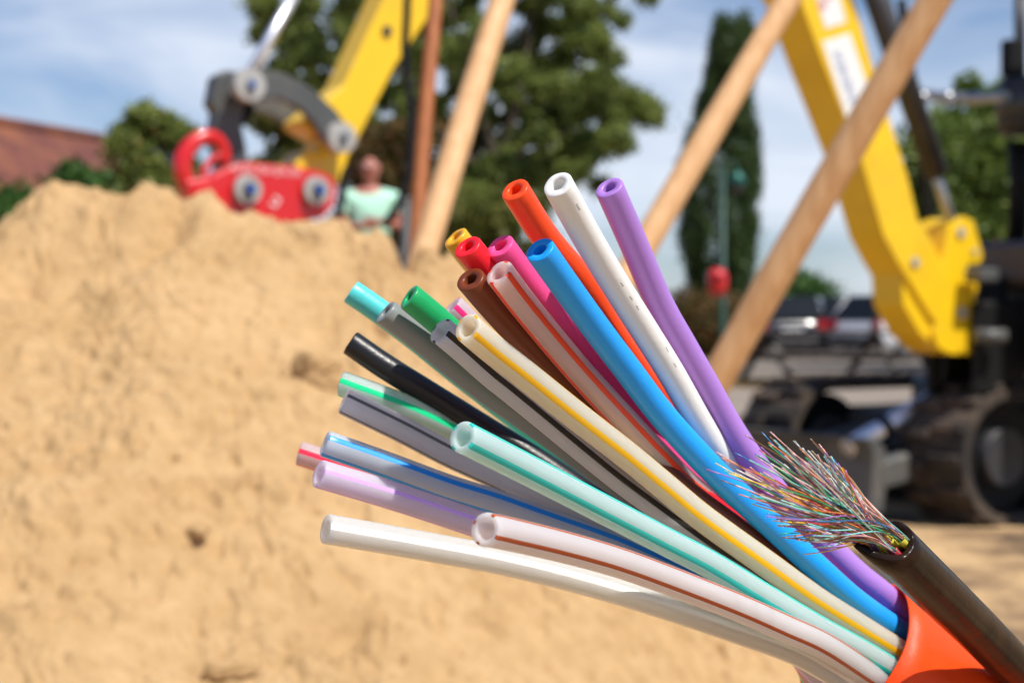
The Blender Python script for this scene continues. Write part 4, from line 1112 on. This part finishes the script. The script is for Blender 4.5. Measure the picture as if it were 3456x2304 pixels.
# cypress / columnar tree
D2 = 27.0
root = empty('columnar_tree', gp_(1655, D2)); tag(root, 'tall narrow dark green cypress with flat-sided column shape behind the lamp post', 'tree')
prof = [(40, 1652, 1718), (70, 1645, 1722), (120, 1634, 1726), (180, 1625, 1725), (240, 1605, 1728), (300, 1588, 1735), (360, 1570, 1742), (420, 1556, 1745), (480, 1556, 1742), (540, 1560, 1735), (600, 1575, 1728), (660, 1590, 1715)]
cen, rad, cnt = [], [], []
for i in range(620):
    y = random.uniform(52, 690); x0 = np.interp(y, [p[0] for p in prof], [p[1] for p in prof]); x1 = np.interp(y, [p[0] for p in prof], [p[2] for p in prof])
    hw = (x1 - x0) / 2; u = random.uniform(-1, 1); u = math.copysign(abs(u) ** .7, u)
    x = (x0 + x1) / 2 + u * (hw - 2); dep_ = D2 - math.sqrt(max(0, 1 - u * u)) * hw / 3691 * D2 * random.uniform(-.9, 1)
    cen.append(tuple(Q(x, y, dep_))); r_ = random.uniform(.09, .15); rad.append((r_, r_, r_ * 1.9)); cnt.append(100)
leaves('foliage', cen, rad, cnt, .035, L_CYP, root)
q = MB(); bb = gp_(1655, D2); limb(q, bb, Q(1680, 90, D2), .16, .02, 10, .02); q.build('trunk', M_BARK, root)
inn = MB()
for j in range(14):
    pass

# street lamp with a red bin
D3 = 20.0
bs = gp_(1660, D3)
root = empty('street_lamp', bs); tag(root, 'dark green street lamp post in front of the cypress, its lamp hanging to the right', 'street lamp')
M_LG = mat('green_paint', (0.006, 0.050, 0.034), rough=.5)
tp = Q(1660, 385, D3)
q = MB(); q.tube([bs, bs + UC * .5, bs + UC * .55, tp], [.06, .058, .042, .034], n=14); q.build('post', M_LG, root)
ae = Q(1694, 392, D3)
q = MB(); q.tube([Vector(p) for p in smooth_path([tuple(tp), tuple(Q(1668, 372, D3)), tuple(Q(1686, 372, D3)), tuple(ae)], 12)], .016, n=8); q.build('arm', M_LG, root)
q = MB(); q.tube([ae, Q(1694, 402, D3), Q(1694, 424, D3)], [.02, .07, .125], n=18); q.build('lamp_shade', mat('teal_shade', (0.012, 0.13, 0.10), rough=.45), root)
q = MB(); q.ell(Q(1694, 430, D3), (.085, .085, .06)); q.build('globe', mat('frosted_globe', (0.10, 0.10, 0.085), rough=.3), root)
rb = Q(1648, 648, D3 - .15)
root = empty('litter_bin', rb - UC * .17); tag(root, 'rounded red litter bin fixed low on the green lamp post', 'litter bin')
q = MB(); q.tube([rb + UC * a for a in (-.17, -.15, 0, .1, .15, .17)], [.07, .115, .13, .12, .09, .04], n=20); q.build('body', M_RED, root)
q = MB(); q.box(rb + UC * .05 + Vector((0, -.125, 0)), (.12, .02, .045), bev=.004); q.build('opening', M_BLK, root)

# ------------------------------------------------------------------ house with red tiled roof
def tile_mat():
    m, t, b = new_mat('roof_tiles')
    tcn = t.nodes.new('ShaderNodeTexCoord')
    w = t.nodes.new('ShaderNodeTexBrick'); w.inputs['Scale'].default_value = 3.2
    w.inputs['Color1'].default_value = (0.135, 0.038, 0.027, 1); w.inputs['Color2'].default_value = (0.18, 0.055, 0.032, 1); w.inputs['Mortar'].default_value = (0.09, 0.035, 0.025, 1)
    w.inputs['Brick Width'].default_value = .8; w.inputs['Row Height'].default_value = 1.0; w.inputs['Mortar Size'].default_value = .05
    t.links.new(tcn.outputs['Object'], w.inputs['Vector'])
    n = t.nodes.new('ShaderNodeTexNoise'); n.inputs['Scale'].default_value = 1.0; n.inputs['Detail'].default_value = 5
    t.links.new(tcn.outputs['Object'], n.inputs['Vector'])
    mx = t.nodes.new('ShaderNodeMix'); mx.data_type = 'RGBA'
    r = t.nodes.new('ShaderNodeMapRange'); r.inputs['From Min'].default_value = .5; r.inputs['From Max'].default_value = .68; r.inputs['To Max'].default_value = .7
    t.links.new(n.outputs['Fac'], r.inputs[0]); t.links.new(r.outputs[0], mx.inputs[0]); t.links.new(w.outputs[0], mx.inputs[6]); mx.inputs[7].default_value = (.26, .09, .035, 1)
    t.links.new(mx.outputs[2], b.inputs['Base Color']); b.inputs['Roughness'].default_value = .85
    return m
M_TILE = tile_mat(); M_BRICK = mat('brick_wall', (0.30, 0.16, 0.11), rough=.9, noise=.2, nscale=4)
r0 = Q(-60, 292, 24); r1 = Q(300, 349, 27.5)
dv = Vector((r1.x - r0.x, r1.y - r0.y, 0)).normalized(); r0 = r0 - dv * 8
pv = Vector((dv.y, -dv.x, 0)); pv = pv if pv.y < 0 else -pv
zt = Q(-60, 292, 24).z
r0 = Vector((r0.x, r0.y, zt)); L_ = 12.2
root = empty('brick_house', Vector((r0.x, r0.y, 0))); tag(root, 'low brick house with a long weathered red tiled roof at the far left', 'house')
def roof_side(sg):
    q = MB(); nU = 2
    a = r0; b = r0 + dv * L_; c = b + pv * sg * 4.4 - UC * 2.7; d = a + pv * sg * 4.4 - UC * 2.7
    q.prism([a, b, c, d], UC * 0.12); return q
q = roof_side(1); q2_ = roof_side(-1)
q.build('roof', M_TILE, root); q2_.build('roof', M_TILE, root)
q = MB(); q.tube([r0 + UC * .12, r0 + dv * L_ + UC * .12], .11, n=10); q.build('ridge_tiles', M_TILE, root)
zc = (zt - 2.0) / 2
q = MB(); q.box(r0 + dv * L_ / 2 - UC * (zt - (zt - 1.95) / 2), (L_ - .6, 5.6, zt - 1.95), (dv, pv, UC), bev=.02)
for e_ in (.35, L_ - .55):
    g0 = r0 + dv * e_; q.prism([g0 - UC * .05, g0 + pv * 2.78 - UC * 1.76, g0 + pv * 2.78 - UC * 2.0, g0 - pv * 2.78 - UC * 2.0, g0 - pv * 2.78 - UC * 1.76], dv * .2)
q.build('wall', M_BRICK, root)
for k in range(3):
    wq = MB(); c = r0 + dv * (2.2 + 3.6 * k) + pv * 2.82; c.z = (zt - 1.95) * .55
    wq.box(c, (1.1, .08, 1.0), (dv, pv, UC), bev=.01); wo = wq.build('window', M_WHT, root)
    gq = MB(); gq.box(c + pv * .03, (.9, .05, .8), (dv, pv, UC), bev=.005); gq.build('pane', mat('window_glass', (.03, .04, .05), rough=.05), wo)

# ------------------------------------------------------------------ parked cars
M_TYRE = mat('tyre', (0.012, 0.012, 0.012), rough=.8); M_RIM = mat('rim', (0.4, 0.4, 0.42), rough=.3, metal=.9)
M_GLS = mat('car_glass', (0.010, 0.012, 0.015), rough=.08, spec=.25)
M_TL = mat('tail_lamp', (0.35, 0.006, 0.01), rough=.2, coat=1); M_PLT = mat('number_plate', (0.78, 0.78, 0.76), rough=.4)
def car(loc, rz, paint, label, kind='estate', Ls=4.3, Ws=1.76):
    root = empty('parked_car', loc); tag(root, label, 'car', 'cars parked beyond the street')
    c_, s_ = math.cos(rz), math.sin(rz)
    def W(x, y, z): return Vector((loc.x + x * c_ - y * s_, loc.y + x * s_ + y * c_, z))
    ax_ = (Vector((c_, s_, 0)), Vector((-s_, c_, 0)), UC)
    tall = kind == 'van'; H = 1.95 if tall else 1.46
    # stations along y (rear y = -L/2 faces the camera); half width, belt z, roof z
    st = [(-.50, .80, .42, .55), (-.49, .96, .30, .86), (-.46, 1.0, .26, .95), (-.30, 1.0, .22, .97), (.10, 1.0, .22, .96), (.28, .98, .24, .93), (.42, .94, .26, .84), (.49, .86, .32, .72), (.50, .7, .42, .6)]
    q = MB(); NSg = 12; vs = []
    for (t, w, z0, z1) in st:
        if tall: z1 *= 1.12
        hw = Ws / 2 * w; y = t * Ls
        ring = [(-hw * .92, z0), (-hw, z0 + .12), (-hw, (z0 + z1) / 2), (-hw * .97, z1 - .08), (-hw * .88, z1), (-hw * .4, z1 + .02), (hw * .4, z1 + .02), (hw * .88, z1), (hw * .97, z1 - .08), (hw, (z0 + z1) / 2), (hw, z0 + .12), (hw * .92, z0)]
        vs += [W(a, y, b) for a, b in ring]
    fs = [[j * NSg + k, j * NSg + (k + 1) % NSg, (j + 1) * NSg + (k + 1) % NSg, (j + 1) * NSg + k] for j in range(len(st) - 1) for k in range(NSg)]
    fs += [list(range(NSg))[::-1], [(len(st) - 1) * NSg + k for k in range(NSg)]]
    q.add(vs, fs, 0, True)
    # greenhouse shell
    gh = [(-.475, .78, .95 if not tall else 1.05, None), (-.40, .74, .95, H), (.02, .76, .95, H), (.24, .80, .95, None)]
    b0 = .95 * (1.12 if tall else 1)
    def ghp(t, w, z): return W(Ws / 2 * w, t * Ls, z)
    pts = {}
    for s in (-1, 1):
        pts[s] = [ghp(-.485, s * .90, b0), ghp(-.40, s * .74, H), ghp(.04, s * .74, H), ghp(.25, s * .88, b0)]
    a, b = pts[-1], pts[1]
    q.add([a[1], a[2], b[2], b[1]], [[0, 1, 2, 3]])
    o_body = q.build('body', paint, root, bevel=.0)
    r_ = MB(); r_.prism([a[1] + UC * .0, a[2], b[2], b[1]], UC * .035); r_.build('roof', paint, root, bevel=.02)
    def pane(p, name):
        g = MB(); g.prism(p, (p[1] - p[0]).cross(p[2] - p[0]).normalized() * 0.012); g.build(name, M_GLS, root)
    pane([a[0], b[0], b[1], a[1]], 'rear_window'); pane([a[3], a[2], b[2], b[3]], 'windscreen')
    pane([a[0], a[1], a[2], a[3]], 'side_window'); pane([b[0], b[3], b[2], b[1]], 'side_window')
    for s in (-1, 1):
        for i in (0, 3):
            pl = MB(); pl.tube([pts[s][i], pts[s][1 if i == 0 else 2]], .035, n=8); pl.build('window_pillar', paint, root)
        for t in (-.31, .31):
            w = MB(); c = W(s * Ws / 2 * .90, t * Ls, .31); w.tube([c - ax_[0] * .1, c + ax_[0] * .1], .31, n=24); wo = w.build('wheel', M_TYRE, root)
            w = MB(); w.tube([c + ax_[0] * s * .095, c + ax_[0] * s * .11], .2, n=18); w.build('rim', M_RIM, wo)
        w = MB(); w.box(W(s * Ws / 2 * .80, -.492 * Ls, .80), (.26, .10, .24 if not tall else .4), ax_, bev=.03); w.build('tail_light', M_TL, root)
    w = MB(); w.box(W(0, -.503 * Ls, .66), (.52, .03, .12), ax_, bev=.004); w.build('number_plate', M_PLT, root)
    w = MB(); w.box(W(0, -.495 * Ls, .40), (Ws * .86, .12, .16), ax_, bev=.04); w.build('bumper', M_DGR, root)
    return root
P_BK = mat('black_car_paint', (0.010, 0.010, 0.014), rough=.2, coat=1); P_BL = mat('dark_blue_car_paint', (0.012, 0.018, 0.035), rough=.2, coat=1)
P_SV = mat('silver_blue_car_paint', (0.06, 0.09, 0.14), rough=.3, metal=.3, coat=1); P_WH = mat('white_car_paint', (0.62, 0.62, 0.64), rough=.3, coat=1)
P_RD = mat('dark_red_car_paint', (0.10, 0.006, 0.01), rough=.25, coat=1)
car(gp_(1772, 40), math.radians(4), P_BK, 'black parked car with white number plate, beside the near spade handle')
car(gp_(1925, 41), math.radians(-2), P_BL, 'dark blue parked car with red tail lights, right of the black car')
car(gp_(1992, 50), math.radians(-35), P_SV, 'silver blue parked car seen at an angle left of the yellow boom foot')
car(gp_(2088, 38) + Vector((.35, 0, 0)), math.radians(-60), P_WH, 'white parked car partly hidden behind the yellow boom foot', 'estate', 4.4, 1.8)
car(gp_(1650, 42), math.radians(6), P_RD, 'dark red parked car hidden mostly behind the near spade handle and shrub')

# ------------------------------------------------------------------ picnic table on the grass
pc = GR(1885, 884); pa = math.radians(8)
root = empty('picnic_table', Vector((pc.x, pc.y, 0))); tag(root, 'dark wooden picnic table with splayed legs on the far side of the street', 'table')
a1 = Vector((math.cos(pa), math.sin(pa), 0)); a2 = Vector((-a1.y, a1.x, 0)); PA = (a1, a2, UC); pc = Vector((pc.x, pc.y, 0))
q = MB()
for k in range(5): q.box(pc + a2 * (-.32 + .16 * k) + UC * .74, (2.2, .145, .045), PA, bev=.008)
q.build('tabletop', M_DWOOD, root)
for s in (-1, 1):
    q = MB()
    for k in range(2): q.box(pc + a2 * s * (.66 + .15 * k) + UC * .45, (2.2, .14, .045), PA, bev=.008)
    q.build('bench_seat', M_DWOOD, root)
for e in (-.78, .78):
    for s in (-1, 1):
        q = MB(); p0_ = pc + a1 * (e - .22 * s) + a2 * s * .62; p1_ = pc + a1 * (e + .06 * s) + a2 * s * .18 + UC * .72
        dd_ = (p1_ - p0_).normalized(); q.box((p0_ + p1_) / 2, (.10, .06, (p1_ - p0_).length), (a1, dd_.cross(a1).normalized(), dd_), bev=.006); q.build('leg', M_DWOOD, root)
    q = MB(); q.box(pc + a1 * e + UC * .40, (.06, 1.55, .10), PA, bev=.006); q.build('crossbar', M_DWOOD, root)
q = MB(); q.box(pc + UC * .05, (2.5, .10, .08), PA, bev=.006); q.build('ground_rail', M_DWOOD, root)

# ------------------------------------------------------------------ people
def skin_mesh(name, joints, edges, m, parent, sub=2, root_i=0):
    me = bpy.data.meshes.new(name); me.from_pydata([tuple(j[0]) for j in joints], edges, []); me.materials.append(m)
    o = link(name, me, parent)
    sk = o.modifiers.new('skin', 'SKIN'); sk.use_smooth_shade = True
    for i, j in enumerate(joints):
        r = j[1] if isinstance(j[1], tuple) else (j[1], j[1])
        me.skin_vertices[0].data[i].radius = r
    me.skin_vertices[0].data[root_i].use_root = True
    o.modifiers.new('sub', 'SUBSURF').levels = sub; o.modifiers['sub'].render_levels = sub
    return o
M_SKIN = mat('skin', (0.50, 0.22, 0.15), rough=.5, sss=.2, sssr=(.01, .004, .002)); M_SKIN2 = mat('tanned_skin', (0.42, 0.15, 0.10), rough=.5)
M_HAIR = mat('grey_hair', (0.10, 0.085, 0.075), rough=.8)
def person(loc, face, label, shirt, trousers, skin, hair_m, arms='folded', s=1.0):
    """face: unit vector the body looks along"""
    root = empty('person', loc); tag(root, label, 'person')
    f = face.normalized(); l = Vector((-f.y, f.x, 0))
    def W(x, y, z): return loc + (l * x + f * y + UC * z) * s
    J = []; E = []
    def J_(p, r, par=None):
        J.append((p, r)); 
        if par is not None: E.append((par, len(J) - 1))
        return len(J) - 1
    pel = J_(W(0, 0, .96), (.155 * s, .11 * s))
    wst = J_(W(0, 0, 1.10), (.150 * s, .115 * s), pel); chs = J_(W(0, .0, 1.30), (.165 * s, .12 * s), wst); shc = J_(W(0, -.01, 1.43), (.11 * s, .085 * s), chs)
    nk = J_(W(0, .0, 1.50), .055 * s, shc); hd0 = J_(W(0, .015, 1.57), (.062 * s, .075 * s), nk); hd1 = J_(W(0, .015, 1.66), (.078 * s, .098 * s), hd0); hd2 = J_(W(0, .005, 1.745), (.058 * s, .07 * s), hd1)
    nose = J_(W(0, .115, 1.635), .012 * s, hd1)
    for sd in (-1, 1):
        J_(W(sd * .083, 0, 1.64), (.010 * s, .024 * s), hd1)
        sh = J_(W(sd * .19, -.01, 1.405), .062 * s, shc)
        if arms == 'folded':
            el = J_(W(sd * .27, .06, 1.16), .046 * s, sh); wr = J_(W(sd * .10, .22, 1.17 + .02 * sd), .030 * s, el); pm = J_(W(sd * .02, .235, 1.18 + .02 * sd), .034 * s, wr); dirx = -sd
        else:
            el = J_(W(sd * .25, .02, 1.13), .045 * s, sh); wr = J_(W(sd * .26, .10, .90), .029 * s, el); pm = J_(W(sd * .26, .125, .82), .034 * s, wr); dirx = 0
        pmp = Vector(J[pm][0])
        for k in range(4):
            if arms == 'folded':
                a_ = pmp + l * (dirx * .045 * s) + UC * ((.03 - .02 * k) * s); b_ = a_ + l * (dirx * .035 * s) - f * .012 * s
            else:
                a_ = pmp + f * ((.03 - .02 * k) * s) - UC * .05 * s; b_ = a_ - UC * (.035 - .004 * abs(k - 1)) * s + l * (-sd * .012 * s)
            i1 = J_(a_, .0095 * s, pm); J_(b_, .0085 * s, i1)
        th = pmp + f * .035 * s + UC * .015 * s; J_(th, .011 * s, pm)
        hp_ = J_(W(sd * .09, 0, .90), .088 * s, pel); kn = J_(W(sd * .10, .02, .50), .058 * s, hp_); an = J_(W(sd * .105, -.01, .09), .038 * s, kn); J_(W(sd * .12, .15, .035), (.042 * s, .03 * s), an)
    skin_mesh('body', J, E, skin, root)
    # clothing : slightly larger shells
    g = 1.10
    S = [(W(0, 0, .93), (.172 * s, .130 * s)), (W(0, 0, 1.10), (.175 * s, .14 * s)), (W(0, 0, 1.30), (.195 * s, .145 * s)), (W(0, -.01, 1.44), (.15 * s, .11 * s)), (W(0, -.015, 1.50), (.07 * s, .065 * s))]
    Es = [(0, 1), (1, 2), (2, 3), (3, 4)]
    for sd in (-1, 1):
        S.append((W(sd * .19, -.01, 1.405), .076 * s)); Es.append((3, len(S) - 1)); S.append((W(sd * .245, .03, 1.24), .068 * s)); Es.append((len(S) - 2, len(S) - 1))
    skin_mesh('shirt', S, Es, shirt, root)
    T = [(W(0, 0, .97), (.165 * s, .122 * s))]; Et = []
    for sd in (-1, 1):
        for z, r, y in ((.90, .098, 0), (.50, .072, .02), (.10, .058, -.01)):
            T.append((W(sd * .10, y, z), r * s)); Et.append((0 if z == .90 else len(T) - 2, len(T) - 1))
    skin_mesh('trousers', T, Et, trousers, root)
    q = MB(); q.ell(W(0, -.045, 1.655), (.086 * s, .078 * s, .075 * s), ax=(l, f, UC)); q.build('hair', hair_m, root)
    for sd in (-1, 1):
        q = MB(); q.ell(W(sd * .033, .098, 1.665), (.012 * s, .009 * s, .009 * s), ax=(l, f, UC)); q.build('eye', M_WHT, root)
        q = MB(); q.box(W(sd * .12, .06, .04), (.10 * s, .28 * s, .08 * s), (l, f, UC), bev=.025 * s); q.build('shoe', M_BLK, root)
    q = MB(); q.box(W(0, .108, 1.592), (.045 * s, .01 * s, .010 * s), (l, f, UC), bev=.003 * s); q.build('mouth', mat('lips', (.30, .07, .06), rough=.5), root)
    return root
# the one in the green shirt stands on a low bank of earth behind the heap
pp_ = Q(850, 737, 13.4)
bk = MB(); hb = 0.52
ring = [(math.cos(a) * 2.2, math.sin(a) * 1.6) for a in np.linspace(0, 2 * math.pi, 28, endpoint=False)]
bk.add([(pp_.x + a * 1.0, pp_.y + b, -.02) for a, b in ring] + [(pp_.x + a * .62, pp_.y + b * .62, hb) for a, b in ring] + [(pp_.x, pp_.y, hb + .004)],
       [[i, (i + 1) % 28, (i + 1) % 28 + 28, i + 28] for i in range(28)] + [[i + 28, (i + 1) % 28 + 28, 56] for i in range(28)], 0, True)
tag(bk.build('earth_bank', sand_mat('earth', (0.16, 0.10, 0.055), (0.28, 0.18, 0.10))), kind='structure')
person(Vector((pp_.x, pp_.y, hb)), Vector((.12, -1, 0)), 'balding person in a pale mint green shirt with forearms folded, behind the sand heap', mat('mint_shirt', (0.46, 0.78, 0.60), rough=.8, noise=.06, nscale=6), mat('dark_trousers', (.02, .022, .03), rough=.8), M_SKIN2, M_HAIR, 'folded', 1.0)
a = GR(2122, 905); person(Vector((a.x, a.y, 0)) + Vector((0, -3, 0)), Vector((-.3, 1, 0)), 'person in cream trousers standing behind the yellow boom foot', mat('dark_shirt', (.03, .03, .04), rough=.8), mat('cream_trousers', (.66, .58, .46), rough=.8), M_SKIN, M_HAIR, 'down')
a = GR(2190, 905); person(Vector((a.x, a.y, 0)) + Vector((0, -2, 0)), Vector((.3, 1, 0)), 'person in blue trousers standing right of the one in cream trousers', mat('blue_shirt', (.10, .14, .25), rough=.8), mat('blue_trousers', (.035, .07, .16), rough=.8), M_SKIN, M_HAIR, 'down')
